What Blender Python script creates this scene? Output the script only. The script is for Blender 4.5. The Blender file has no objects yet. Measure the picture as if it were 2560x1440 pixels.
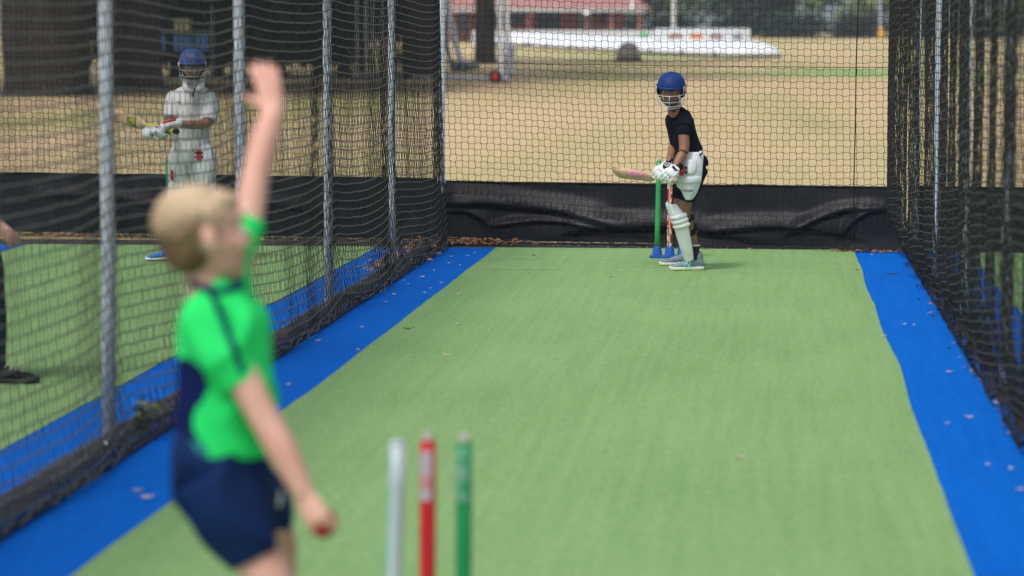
import bpy, math, random
import numpy as np
from mathutils import Vector, noise
random.seed(7); RNG = np.random.default_rng(7)
SC = bpy.context.scene; COL = SC.collection

# ---------------------------------------------------------------- camera, sky, sun, exposure
H = 1.7; FP = 7111.1
PIT = math.atan(640 / FP); YAW = math.atan(656 / FP * math.cos(PIT))
cd = bpy.data.cameras.new("camera"); cam = bpy.data.objects.new("camera", cd); COL.objects.link(cam)
cam.location = (0, 0, H); cam.rotation_euler = (math.radians(90) - PIT, 0, YAW)
cd.sensor_width = 36; cd.lens = 100; cd.clip_start = 0.1; cd.clip_end = 3000
cd.dof.use_dof = True; cd.dof.focus_distance = 20.6; cd.dof.aperture_fstop = 2.2; cd.dof.aperture_blades = 0
SC.camera = cam
w = bpy.data.worlds.new("World"); SC.world = w; w.use_nodes = True
nt = w.node_tree; bg = nt.nodes['Background']
sky = nt.nodes.new('ShaderNodeTexSky'); sky.sky_type = 'NISHITA'; sky.sun_disc = False
SUN_EL, SUN_ROT = math.radians(58), math.radians(-150)
sky.sun_elevation = SUN_EL; sky.sun_rotation = SUN_ROT; sky.dust_density = 3.0; sky.air_density = 1.0
hs = nt.nodes.new('ShaderNodeHueSaturation'); hs.inputs['Saturation'].default_value = 0.6
nt.links.new(sky.outputs[0], hs.inputs['Color']); nt.links.new(hs.outputs[0], bg.inputs['Color'])
bg.inputs['Strength'].default_value = 0.15
sd = bpy.data.lights.new("sun", 'SUN'); sun = bpy.data.objects.new("sun", sd); COL.objects.link(sun)
sd.energy = 1.5; sd.angle = math.radians(11); sd.color = (1, .96, .9)
# a Nishita sky with rotation a has its sun towards (sin a, cos a)
sdir = Vector((math.sin(SUN_ROT) * math.cos(SUN_EL), math.cos(SUN_ROT) * math.cos(SUN_EL), math.sin(SUN_EL)))
sun.rotation_euler = sdir.to_track_quat('Z', 'Y').to_euler(); sun.location = (0, 0, 30)
SC.view_settings.view_transform = 'Standard'; SC.view_settings.look = 'None'
SC.view_settings.exposure = 0.22; SC.view_settings.gamma = 1; SC.view_settings.use_curve_mapping = False

# ---------------------------------------------------------------- geometry helpers
R = np.array([math.cos(YAW), math.sin(YAW), 0.0])
F = np.array([-math.sin(YAW) * math.cos(PIT), math.cos(YAW) * math.cos(PIT), -math.sin(PIT)])
U = np.cross(R, F); CAM = np.array([0, 0, H]); Z = np.array([0, 0, 1.0])
FH = np.array([-math.sin(YAW), math.cos(YAW), 0.0])
def A(*a): return np.array(a, float)
def at(px, py, Y):
    d = F + R * (px - 1280) / FP + U * (720 - py) / FP
    return CAM + d * (Y / d[1])
def to_px(v):
    d = np.asarray(v) - CAM; k = d @ F
    return 1280 + FP * (d @ R) / k, 720 - FP * (d @ U) / k
def nrm(v):
    v = np.asarray(v, float); n = np.linalg.norm(v); return v / n if n > 1e-12 else v
def elev(y):
    if y < 60: return 0.0
    t = min((y - 60) / 160, 1.0); return 1.25 * (t if t > .15 else t * t / .15 * .5 + t * .5)

def cat(vals, sub):
    vals = [np.asarray(v, float) for v in vals]; n = len(vals); out = []
    for i in range(n - 1):
        p0 = vals[max(i - 1, 0)]; p1 = vals[i]; p2 = vals[i + 1]; p3 = vals[min(i + 2, n - 1)]
        for k in range(sub):
            t = k / sub
            out.append(.5 * (2 * p1 + (p2 - p0) * t + (2 * p0 - 5 * p1 + 4 * p2 - p3) * t * t + (3 * p1 - p0 - 3 * p2 + p3) * t ** 3))
    out.append(vals[-1]); return out

class MB:
    def __init__(s): s.v = []; s.f = []
    def add(s, vs, fs):
        o = len(s.v); s.v += [tuple(map(float, v)) for v in vs]; s.f += [tuple(i + o for i in f) for f in fs]; return s
    def rings(s, rings, n=14, caps=True):
        vs = []; fs = []
        for c, u, v in rings:
            for k in range(n):
                a = 2 * math.pi * k / n; vs.append(c + u * math.cos(a) + v * math.sin(a))
        m = len(rings)
        for i in range(m - 1):
            for k in range(n):
                k2 = (k + 1) % n; fs.append((i * n + k, i * n + k2, (i + 1) * n + k2, (i + 1) * n + k))
        if caps: fs.append(tuple(range(n))[::-1]); fs.append(tuple((m - 1) * n + k for k in range(n)))
        return s.add(vs, fs)
    def loft(s, rings, n=20, sub=4, round_ends=True):
        """rings = [(centre, half axis u, half axis v)] smoothed along the way"""
        C = cat([r[0] for r in rings], sub); Us = cat([r[1] for r in rings], sub); Vs = cat([r[2] for r in rings], sub)
        L = list(zip(C, Us, Vs))
        if round_ends:
            def endcap(c, u, v, d):
                r = min(np.linalg.norm(u), np.linalg.norm(v)) * .6
                return [(c + d * r * math.sin(a), u * math.cos(a), v * math.cos(a)) for a in (.5, 1.0, 1.35)]
            d0 = nrm(C[0] - C[1]); d1 = nrm(C[-1] - C[-2])
            L = endcap(*L[0], d0)[::-1] + L + endcap(*L[-1], d1)
        return s.rings(L, n)
    def limb(s, pts, rads, n=14, sub=5, ref=None, flat=1.0, round_ends=True):
        C = cat(pts, sub); Rr = cat([np.array([r]) for r in rads], sub)
        ref = nrm(ref) if ref is not None else A(.13, .31, .94)
        L = []
        for i, c in enumerate(C):
            t = nrm(C[min(i + 1, len(C) - 1)] - C[max(i - 1, 0)])
            rf = ref if abs(t @ ref) < .97 else A(.9, .3, .2)
            u = nrm(np.cross(t, rf)); v = np.cross(t, u); r = max(float(Rr[i][0]), 1e-4)
            L.append((c, u * r, v * r * flat, t))
        out = [(c, u, v) for c, u, v, t in L]
        if round_ends:
            c, u, v, t = L[0]; r = np.linalg.norm(u)
            a0 = [(c - t * r * math.sin(a), u * math.cos(a), v * math.cos(a)) for a in (.5, 1.0, 1.4)][::-1]
            c, u, v, t = L[-1]; r = np.linalg.norm(u)
            out = a0 + out + [(c + t * r * math.sin(a), u * math.cos(a), v * math.cos(a)) for a in (.5, 1.0, 1.4)]
        return s.rings(out, n)
    def ell(s, c, a, b, d, n=20, m=12):
        """ellipsoid with half-axis vectors a, b and d (d runs pole to pole)"""
        c, a, b, d = map(lambda q: np.asarray(q, float), (c, a, b, d))
        return s.rings([(c + d * math.cos(t), a * math.sin(t), b * math.sin(t)) for t in np.linspace(.08, math.pi - .08, m)], n)
    def box(s, c, a, b, d):
        c, a, b, d = map(lambda q: np.asarray(q, float), (c, a, b, d))
        vs = [c + a * i + b * j + d * k for k in (-1, 1) for j in (-1, 1) for i in (-1, 1)]
        return s.add(vs, [(0, 2, 3, 1), (4, 5, 7, 6), (0, 1, 5, 4), (2, 6, 7, 3), (0, 4, 6, 2), (1, 3, 7, 5)])
    def bx(s, x0, x1, y0, y1, z0, z1):
        return s.box(((x0 + x1) / 2, (y0 + y1) / 2, (z0 + z1) / 2), A((x1 - x0) / 2, 0, 0), A(0, (y1 - y0) / 2, 0), A(0, 0, (z1 - z0) / 2))
    def tube(s, pts, r, n=8, sub=1, caps=True):
        return s.limb(pts, [r] * len(pts), n=n, sub=sub, round_ends=False)
    def build(s, name, m, parent=None, remesh=0, smooth=3, wrinkle=None, bevel=0, shade=True, label=None):
        me = bpy.data.meshes.new(name); me.from_pydata(s.v, [], s.f); me.validate(); me.update()
        ob = bpy.data.objects.new(name, me); COL.objects.link(ob)
        if remesh or bevel:
            if remesh:
                q = ob.modifiers.new('r', 'REMESH'); q.mode = 'VOXEL'; q.voxel_size = remesh
                if smooth: q = ob.modifiers.new('s', 'SMOOTH'); q.factor = .5; q.iterations = smooth
            if bevel:
                q = ob.modifiers.new('b', 'BEVEL'); q.width = bevel; q.segments = 2; q.limit_method = 'ANGLE'
            dg = bpy.context.evaluated_depsgraph_get(); m2 = bpy.data.meshes.new_from_object(ob.evaluated_get(dg))
            ob.modifiers.clear(); ob.data = m2; m2.name = name; bpy.data.meshes.remove(me); me = m2
        if wrinkle:
            amp, fn = wrinkle
            co = np.empty(len(me.vertices) * 3); me.vertices.foreach_get('co', co); co = co.reshape(-1, 3)
            no = np.empty(len(me.vertices) * 3); me.vertex_normals.foreach_get('vector', no); no = no.reshape(-1, 3)
            dsp = np.array([fn(Vector(p)) for p in co]) * amp
            co = co + no * dsp[:, None]; me.vertices.foreach_set('co', co.ravel()); me.update()
        if shade and len(me.polygons): me.polygons.foreach_set('use_smooth', [True] * len(me.polygons))
        ms = m if isinstance(m, (list, tuple)) else [m]
        me.materials.clear()
        for q in ms: me.materials.append(q)
        if parent: ob.parent = parent
        if label: ob['label'] = label
        return ob

def folds(freq=9, stretch=(1, 1, .45), sharp=1.6, seed=0):
    def fn(p):
        q = Vector((p.x * stretch[0] + seed, p.y * stretch[1], p.z * stretch[2])) * freq
        a = 1 - abs(noise.noise(q)) * 2; b = noise.noise(q * 2.3) * .4
        return (a ** 2 if a > 0 else 0) * sharp * .5 + b - .4
    return fn
def remat(ob, idx, pred):
    for p in ob.data.polygons:
        if pred(p.center, p.normal): p.material_index = idx
def in_poly(x, y, P):
    c = False; n = len(P)
    for i in range(n):
        (x1, y1), (x2, y2) = P[i], P[(i + 1) % n]
        if (y1 > y) != (y2 > y) and x < (x2 - x1) * (y - y1) / (y2 - y1) + x1: c = not c
    return c
def seg_dist(x, y, P):
    best = 1e9
    for (x1, y1), (x2, y2) in zip(P, P[1:]):
        L = (x2 - x1) ** 2 + (y2 - y1) ** 2; t = max(0, min(1, ((x - x1) * (x2 - x1) + (y - y1) * (y2 - y1)) / L))
        best = min(best, math.hypot(x - x1 - t * (x2 - x1), y - y1 - t * (y2 - y1)))
    return best

def tag(o, label=None, cat=None, group=None, kind=None):
    if label: o['label'] = label
    if cat: o['category'] = cat
    if group: o['group'] = group
    if kind: o['kind'] = kind
    return o
def thing(name, label, cat, loc=(0, 0, 0), group=None):
    o = bpy.data.objects.new(name, None); COL.objects.link(o); o.location = loc; o.empty_display_size = .1
    return tag(o, label, cat, group)
def settle(root):
    """parts are modelled in world space: hand them to the thing's base without moving them"""
    bpy.context.view_layer.update()
    for ch in root.children: ch.matrix_parent_inverse = root.matrix_world.inverted()
    return root

# ---------------------------------------------------------------- materials
def mat(name, col, rough=.6, var=.15, scale=8.0, bump=0.0, bscale=60.0, metal=0.0, spec=.5, col2=None, stretch=None, sheen=0, thr=None, transl=0):
    m = bpy.data.materials.new(name); m.use_nodes = True; t = m.node_tree; b = t.nodes['Principled BSDF']; L = t.links
    b.inputs['Roughness'].default_value = rough; b.inputs['Metallic'].default_value = metal
    b.inputs['Specular IOR Level'].default_value = spec
    if sheen: b.inputs['Sheen Weight'].default_value = sheen
    tc = t.nodes.new('ShaderNodeTexCoord'); mp = t.nodes.new('ShaderNodeMapping'); L.new(tc.outputs['Object'], mp.inputs[0])
    if stretch: mp.inputs['Scale'].default_value = stretch
    nz = t.nodes.new('ShaderNodeTexNoise'); nz.inputs['Scale'].default_value = scale; nz.inputs['Detail'].default_value = 5
    L.new(mp.outputs[0], nz.inputs['Vector'])
    r = t.nodes.new('ShaderNodeValToRGB'); L.new(nz.outputs['Fac'], r.inputs[0])
    c2 = col2 if col2 else tuple(c * (1 - var) for c in col); c1 = col if col2 else tuple(min(c * (1 + var), 1) for c in col)
    lo, hi = thr if thr else (.3, .7)
    r.color_ramp.elements[0].position = lo; r.color_ramp.elements[1].position = hi
    r.color_ramp.elements[0].color = (*c2, 1); r.color_ramp.elements[1].color = (*c1, 1)
    L.new(r.outputs[0], b.inputs['Base Color'])
    if bump:
        n2 = t.nodes.new('ShaderNodeTexNoise'); n2.inputs['Scale'].default_value = bscale; n2.inputs['Detail'].default_value = 4
        L.new(mp.outputs[0], n2.inputs['Vector']); bp = t.nodes.new('ShaderNodeBump'); bp.inputs['Strength'].default_value = bump
        bp.inputs['Distance'].default_value = .01; L.new(n2.outputs['Fac'], bp.inputs['Height']); L.new(bp.outputs[0], b.inputs['Normal'])
    return m

def turf_mat(name, col, col2, pile=500, stain=None):
    """short carpet pile: fine speckle, combed streaks along the lane, broad wear"""
    m = bpy.data.materials.new(name); m.use_nodes = True; t = m.node_tree; b = t.nodes['Principled BSDF']; L = t.links
    b.inputs['Roughness'].default_value = .9; b.inputs['Specular IOR Level'].default_value = .06
    tc = t.nodes.new('ShaderNodeTexCoord')
    def nz(scale, stretch, det=3):
        mp = t.nodes.new('ShaderNodeMapping'); mp.inputs['Scale'].default_value = stretch; L.new(tc.outputs['Object'], mp.inputs[0])
        n = t.nodes.new('ShaderNodeTexNoise'); n.inputs['Scale'].default_value = scale; n.inputs['Detail'].default_value = det
        L.new(mp.outputs[0], n.inputs['Vector']); return n.outputs['Fac']
    def mth(op, a, c):
        q = t.nodes.new('ShaderNodeMath'); q.operation = op
        for i, x in enumerate((a, c)):
            if isinstance(x, (int, float)): q.inputs[i].default_value = x
            else: L.new(x, q.inputs[i])
        return q.outputs[0]
    fine = nz(pile, (1, .35, 1), 2); mid = nz(100, (1, .11, 1)); streak = nz(22, (1, .03, 1)); broad = nz(1.1, (1, .5, 1), 4); cross = nz(9, (.12, 1, 1))
    s = mth('ADD', mth('MULTIPLY', fine, .55), mth('ADD', mth('MULTIPLY', mid, .5), -.075)); s = mth('ADD', s, mth('ADD', mth('MULTIPLY', streak, .25), .05))
    s = mth('ADD', s, mth('ADD', mth('MULTIPLY', broad, .24), .055)); s = mth('ADD', s, mth('ADD', mth('MULTIPLY', cross, .06), .045))
    r = t.nodes.new('ShaderNodeValToRGB'); L.new(s, r.inputs[0]); r.color_ramp.elements[0].position = .68; r.color_ramp.elements[1].position = 1.05
    r.color_ramp.elements[0].color = (*col2, 1); r.color_ramp.elements[1].color = (*col, 1)
    L.new(r.outputs[0], b.inputs['Base Color'])
    bp = t.nodes.new('ShaderNodeBump'); bp.inputs['Strength'].default_value = .5; bp.inputs['Distance'].default_value = .006
    L.new(fine, bp.inputs['Height']); L.new(bp.outputs[0], b.inputs['Normal'])
    return m

M = {}
M['turf'] = turf_mat('green_turf', (.27, .435, .18), (.165, .305, .105))
M['turf_blue'] = turf_mat('blue_turf', (.0, .145, .62), (.0, .095, .45))
M['line'] = mat('faded_line', (.55, .62, .5), .8, .3, 30, col2=(.27, .42, .15), thr=(.42, .6))
M['net'] = mat('net_cord', (.010, .011, .012), .6, .3, 40, spec=.2)
M['net_grey'] = mat('net_cord_toplit', (.125, .125, .105), .6, .35, 30, spec=.3)  # divider net rows: light from above painted in as a paler cord colour
M['net_vert'] = mat('net_cord_upright', (.016, .018, .017), .6, .35, 30, spec=.2)
M['net_hem'] = mat('net_cord_hem', (.085, .09, .105), .6, .35, 30, spec=.3)
M['net_rows'] = mat('net_cord_rows', (.065, .066, .056), .6, .35, 30, spec=.3)
M['net_dark'] = mat('net_cord_dense', (.022, .022, .021), .65, .35, 30, spec=.25)
M['steel'] = mat('galvanised_steel', (.70, .77, .87), .5, .12, 14, bump=.1, bscale=30, metal=.1, stretch=(1, 1, .2), spec=.6)
M['sheet'] = mat('black_vinyl', (.006, .008, .014), .42, .3, 3, bump=.08, bscale=25, spec=.18)
M['edge'] = mat('grey_edging', (.08, .08, .085), .8, .4, 20, bump=.4)
M['skin_fair'] = mat('skin_fair', (.74, .43, .34), .55, .06, 9, col2=(.58, .275, .205))
M['skin_dark'] = mat('skin_dark', (.25, .115, .068), .48, .1, 20)
M['skin_tan'] = mat('skin_tan', (.30, .145, .085), .5, .1, 20)
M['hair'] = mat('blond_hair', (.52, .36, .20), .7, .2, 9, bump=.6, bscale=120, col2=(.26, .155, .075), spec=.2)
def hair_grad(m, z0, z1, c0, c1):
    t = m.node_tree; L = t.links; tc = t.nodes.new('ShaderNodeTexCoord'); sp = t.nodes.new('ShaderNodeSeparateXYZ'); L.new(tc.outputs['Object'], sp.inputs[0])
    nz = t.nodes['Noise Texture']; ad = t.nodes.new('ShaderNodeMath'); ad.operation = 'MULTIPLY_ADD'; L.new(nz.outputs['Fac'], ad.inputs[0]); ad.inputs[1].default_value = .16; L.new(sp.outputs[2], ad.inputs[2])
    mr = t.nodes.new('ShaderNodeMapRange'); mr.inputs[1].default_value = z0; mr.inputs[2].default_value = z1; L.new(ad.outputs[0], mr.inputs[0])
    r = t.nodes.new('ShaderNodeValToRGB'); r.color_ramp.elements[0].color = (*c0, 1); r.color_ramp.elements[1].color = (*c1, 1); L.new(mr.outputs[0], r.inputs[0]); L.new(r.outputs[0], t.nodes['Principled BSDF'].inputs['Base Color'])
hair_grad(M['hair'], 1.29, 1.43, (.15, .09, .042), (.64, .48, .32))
M['hair_dark'] = mat('dark_hair', (.012, .009, .008), .5, .2, 30)
M['shirt_green'] = mat('green_jersey', (.02, .70, .15), .75, .10, 6, spec=.15)
M['navy'] = mat('navy_cloth', (.005, .020, .085), .85, .2, 8, bump=.2, bscale=300, spec=.12)
M['navy_dark'] = mat('navy_panel', (.003, .009, .065), .85, .1, 8, spec=.1)
M['teal'] = mat('teal_hem', (.01, .17, .17), .7, .1, 8)
M['black_cloth'] = mat('black_cloth', (.009, .010, .018), .9, .3, 12, bump=.25, bscale=250, spec=.08)
M['black'] = mat('black_padding', (.006, .006, .008), .7, .2, 10, spec=.2)
M['white_pad'] = mat('white_padding', (.72, .76, .78), .5, .07, 25, bump=.15, bscale=80)
M['white_cloth'] = mat('white_cotton', (.74, .75, .76), .8, .06, 12, bump=.2, bscale=200)
M['cream_cloth'] = mat('cream_cotton', (.70, .71, .70), .8, .08, 12, bump=.2, bscale=200)
M['helmet'] = mat('blue_helmet', (.004, .030, .155), .6, .08, 10, bump=.05, bscale=400, spec=.25)
M['helmet_pale'] = mat('faded_blue_helmet', (.04, .075, .26), .5, .1, 10)
M['grille'] = mat('grille_steel', (.62, .66, .72), .35, .08, 20, metal=.3)
M['red'] = mat('red_plastic', (.62, .008, .02), .35, .12, 10)
M['green_pl'] = mat('green_plastic', (.035, .38, .11), .4, .12, 12)
M['green_dk'] = mat('dark_green_plastic', (.008, .27, .09), .4, .12, 12)
M['pale_pl'] = mat('silvery_plastic', (.52, .60, .64), .35, .08, 10)
M['blue_pl'] = mat('blue_plastic', (.012, .10, .52), .42, .12, 10)
M['wood'] = mat('willow_wood', (.56, .40, .24), .55, .2, 20, stretch=(1, 1, .2))
M['pink'] = mat('pink_label', (.78, .30, .42), .5, .3, 25)
M['whitetext'] = mat('white_print', (.8, .82, .82), .5, .03)
M['mint'] = mat('mint_print', (.25, .68, .62), .5, .03)
M['yellow'] = mat('lime_grip', (.55, .62, .05), .6, .05)
M['olive'] = mat('olive_chin_guard', (.045, .055, .042), .6, .1)
M['shoe'] = mat('grey_blue_shoe', (.19, .26, .32), .7, .2, 40, bump=.3, bscale=200)
M['lime'] = mat('lime_sole', (.55, .75, .10), .6, .1)
M['coral'] = mat('coral_sole', (.80, .28, .20), .6, .1)
M['eye'] = mat('eye_white', (.62, .60, .57), .3, .03)
M['lip'] = mat('lip', (.21, .075, .055), .5, .05)
M['ball'] = mat('red_leather', (.33, .012, .02), .35, .2, 20)
M['leaf_dry'] = mat('dry_leaf', (.40, .22, .11), .8, .45, 3, col2=(.16, .085, .045))
M['leaf_pale'] = mat('pale_leaf', (.62, .50, .40), .7, .25, 20)
M['twig'] = mat('dark_twig', (.03, .025, .02), .8, .3)
M['bark'] = mat('bark', (.040, .033, .026), .9, .5, 3, bump=1, bscale=6, stretch=(1, 1, .3))
M['bark2'] = mat('plane_bark', (.055, .042, .032), .9, .4, 2, bump=.8, bscale=6, stretch=(1, 1, .3))
M['white_paint'] = mat('white_paint', (.70, .72, .75), .45, .06, 5)
M['cover'] = mat('white_cover_sheet', (.80, .82, .84), .5, .05, 2)
M['brick'] = mat('red_brick', (.22, .085, .07), .85, .25, 3)
M['rooftile'] = mat('red_roof_tile', (.38, .18, .155), .8, .2, 2)
M['glass'] = mat('dark_window', (.02, .03, .045), .2, .2)
M['tealdoor'] = mat('teal_door', (.10, .24, .26), .6, .1)
M['orange'] = mat('orange_print', (.62, .24, .06), .6, .2)
M['brownprint'] = mat('brown_print', (.34, .20, .15), .6, .3)
M['canvas'] = mat('beige_canvas', (.30, .25, .21), .8, .15, 6)
M['greenbin'] = mat('bright_green_plastic', (.04, .48, .16), .5, .1)
M['bluetarp'] = mat('blue_tarpaulin', (.10, .26, .62), .6, .2, 4)
M['grey'] = mat('grey_metal', (.30, .32, .36), .6, .2)
M['rubber'] = mat('black_rubber', (.015, .015, .018), .7, .2)

def leaf_mat(name, c1, c2, sc=.5):
    m = mat(name, c1, .75, .2, sc, col2=c2, thr=(.38, .62), spec=.3); return m
M['leafA'] = leaf_mat('foliage_deep', (.050, .085, .028), (.018, .036, .018))
M['leafB'] = leaf_mat('foliage_mid', (.34, .50, .19), (.020, .046, .030), .5)
M['leafD'] = leaf_mat('foliage_undergrowth', (.030, .055, .035), (.012, .026, .022), .8)
M['leafC'] = leaf_mat('foliage_hedge', (.028, .048, .028), (.008, .018, .014))

# field: dry tan grass, yellow-green drifts, one watered green strip
def field_mat():
    m = bpy.data.materials.new('dry_field'); m.use_nodes = True; t = m.node_tree; b = t.nodes['Principled BSDF']; L = t.links
    b.inputs['Roughness'].default_value = .9; b.inputs['Specular IOR Level'].default_value = .1
    tc = t.nodes.new('ShaderNodeTexCoord')
    def nz(scale, stretch, det=4):
        mp = t.nodes.new('ShaderNodeMapping'); mp.inputs['Scale'].default_value = stretch; L.new(tc.outputs['Object'], mp.inputs[0])
        n = t.nodes.new('ShaderNodeTexNoise'); n.inputs['Scale'].default_value = scale; n.inputs['Detail'].default_value = det
        L.new(mp.outputs[0], n.inputs['Vector']); return n.outputs['Fac']
    def ramp(fac, e):
        r = t.nodes.new('ShaderNodeValToRGB'); L.new(fac, r.inputs[0])
        while len(r.color_ramp.elements) < len(e): r.color_ramp.elements.new(.5)
        for q, (p, c) in zip(r.color_ramp.elements, e): q.position = p; q.color = (*c, 1)
        return r.outputs[0]
    def mix(f, a, c):
        q = t.nodes.new('ShaderNodeMix'); q.data_type = 'RGBA'; L.new(f, q.inputs[0]); L.new(a, q.inputs[6])
        if isinstance(c, tuple): q.inputs[7].default_value = (*c, 1)
        else: L.new(c, q.inputs[7])
        return q.outputs[2]
    base = ramp(nz(.22, (1, .12, 1), 3), [(.36, (.62, .45, .26)), (.5, (.55, .435, .23)), (.64, (.43, .38, .16))])
    fine = ramp(nz(7, (1, .5, 1), 6), [(.3, (.8, .8, .8)), (.7, (1.08, 1.08, 1.06))])
    mu = t.nodes.new('ShaderNodeMix'); mu.data_type = 'RGBA'; mu.blend_type = 'MULTIPLY'; mu.inputs[0].default_value = 1
    L.new(base, mu.inputs[6]); L.new(fine, mu.inputs[7]); c = mu.outputs[2]
    def ellipse(cx, cy, rx, ry, soft):
        mp = t.nodes.new('ShaderNodeMapping'); mp.inputs['Location'].default_value = (-cx / rx, -cy / ry, 0); mp.inputs['Scale'].default_value = (1 / rx, 1 / ry, 0)
        L.new(tc.outputs['Object'], mp.inputs[0]); g = t.nodes.new('ShaderNodeVectorMath'); g.operation = 'LENGTH'; L.new(mp.outputs[0], g.inputs[0])
        ad = t.nodes.new('ShaderNodeMath'); ad.operation = 'MULTIPLY_ADD'; L.new(nz(.5, (1, .3, 1)), ad.inputs[0]); ad.inputs[1].default_value = .5; L.new(g.outputs['Value'], ad.inputs[2])
        return ramp(ad.outputs[0], [(.95 - soft, (1, 1, 1)), (.999, (0, 0, 0))])
    c = mix(ellipse(3.2, 99, 8.5, 13, .75), c, (.16, .36, .10))
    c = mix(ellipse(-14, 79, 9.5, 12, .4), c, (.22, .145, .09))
    c = mix(ellipse(-6.0, 136, 12, 16, .5), c, (.36, .38, .16))
    L.new(c, b.inputs['Base Color']); return m
M['field'] = field_mat()

# ---------------------------------------------------------------- ground
ys = list(np.linspace(-40, 60, 11)) + list(np.linspace(66, 230, 30)) + [300, 450, 700, 1100, 1800]
xs = list(np.linspace(-900, -120, 6)) + list(np.linspace(-100, 100, 21)) + list(np.linspace(120, 900, 6))
gv = [(x, y, elev(y) - .012) for y in ys for x in xs]; nx = len(xs)
gf = [(j * nx + i, j * nx + i + 1, (j + 1) * nx + i + 1, (j + 1) * nx + i) for j in range(len(ys) - 1) for i in range(nx - 1)]
tag(MB().add(gv, gf).build('ground', M['field']), kind='structure')

def strip(name, m, xa, xb, y0, y1, z, wob=0.0, seed=0, label=None):
    Y = np.arange(y0, y1 + .001, .12); vs = []; fs = []
    for i, y in enumerate(Y):
        a = noise.noise(Vector((y * .45, seed, 0))) * wob + noise.noise(Vector((y * 3, seed, 2))) * wob * .12
        b = noise.noise(Vector((y * .45, seed + 9, 0))) * wob + noise.noise(Vector((y * 3, seed + 9, 2))) * wob * .12
        vs += [(xa + a, y, z), (xb + b, y, z)]
        if i: fs.append((2 * i - 2, 2 * i - 1, 2 * i + 1, 2 * i))
    return tag(MB().add(vs, fs).build(name, m, shade=False), kind='structure')
strip('path_blue_turf', M['turf_blue'], -6.6, 5.2, 2, 22.28, .004)
strip('path_green_turf', M['turf'], -2.175, .635, 2, 22.3, .008, .035, 3)
strip('path_green_turf', M['turf'], -5.95, -3.12, 2, 22.32, .008, .035, 13)
strip('path_green_turf', M['turf'], 1.50, 4.35, 2, 22.3, .008, .035, 23)
MB().bx(-7, 5.4, 22.28, 22.9, -.01, .001).build('ground_edge_soil', mat('soil', (.035, .03, .026), .9, .5, 20, bump=.5), shade=False)['kind'] = 'structure'
def crease(pts, wd, z=.0125):
    vs = []; fs = []
    for i, (x, y) in enumerate(pts):
        vs += [(x, y - wd / 2, z), (x, y + wd / 2, z)]
        if i: fs.append((2 * i - 2, 2 * i, 2 * i + 1, 2 * i - 1))
    o = MB().add(vs, fs).build('path_crease_line', M['line'], shade=False); o['kind'] = 'structure'
crease([(-2.14, 21.2), (-1, 21.17), (.60, 21.15)], .014)
crease([(-2.14, 20.24), (-1.5, 20.22)], .026)
crease([(-1.5, 20.22), (0, 20.17), (.60, 20.15)], .011)

# ---------------------------------------------------------------- nets
def cords(mb_v, mb_f, P, r, off):
    """P (lines, points, 3): one three-sided cord per line"""
    L, N, _ = P.shape
    T = np.empty_like(P); T[:, 1:-1] = P[:, 2:] - P[:, :-2]; T[:, 0] = P[:, 1] - P[:, 0]; T[:, -1] = P[:, -1] - P[:, -2]
    T /= np.maximum(np.linalg.norm(T, axis=2, keepdims=True), 1e-9)
    ref = np.where(np.abs(T[..., 2:3]) > .9, A(1, 0, 0), A(0, 0, 1.0))
    u = np.cross(T, ref); u /= np.maximum(np.linalg.norm(u, axis=2, keepdims=True), 1e-9); v = np.cross(T, u)
    V = np.stack([P + (u * math.cos(a) + v * math.sin(a)) * r for a in (.5, .5 + 2.094, .5 + 4.189)], axis=2)
    idx = off + np.arange(L * N * 3).reshape(L, N, 3); fs = []
    for k in range(3):
        a = idx[:, :-1, k]; b = idx[:, :-1, (k + 1) % 3]; c = idx[:, 1:, (k + 1) % 3]; d = idx[:, 1:, k]
        fs.append(np.stack([a, b, c, d], -1).reshape(-1, 4))
    mb_v.append(V.reshape(-1, 3)); mb_f.append(np.concatenate(fs)); return off + L * N * 3
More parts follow.
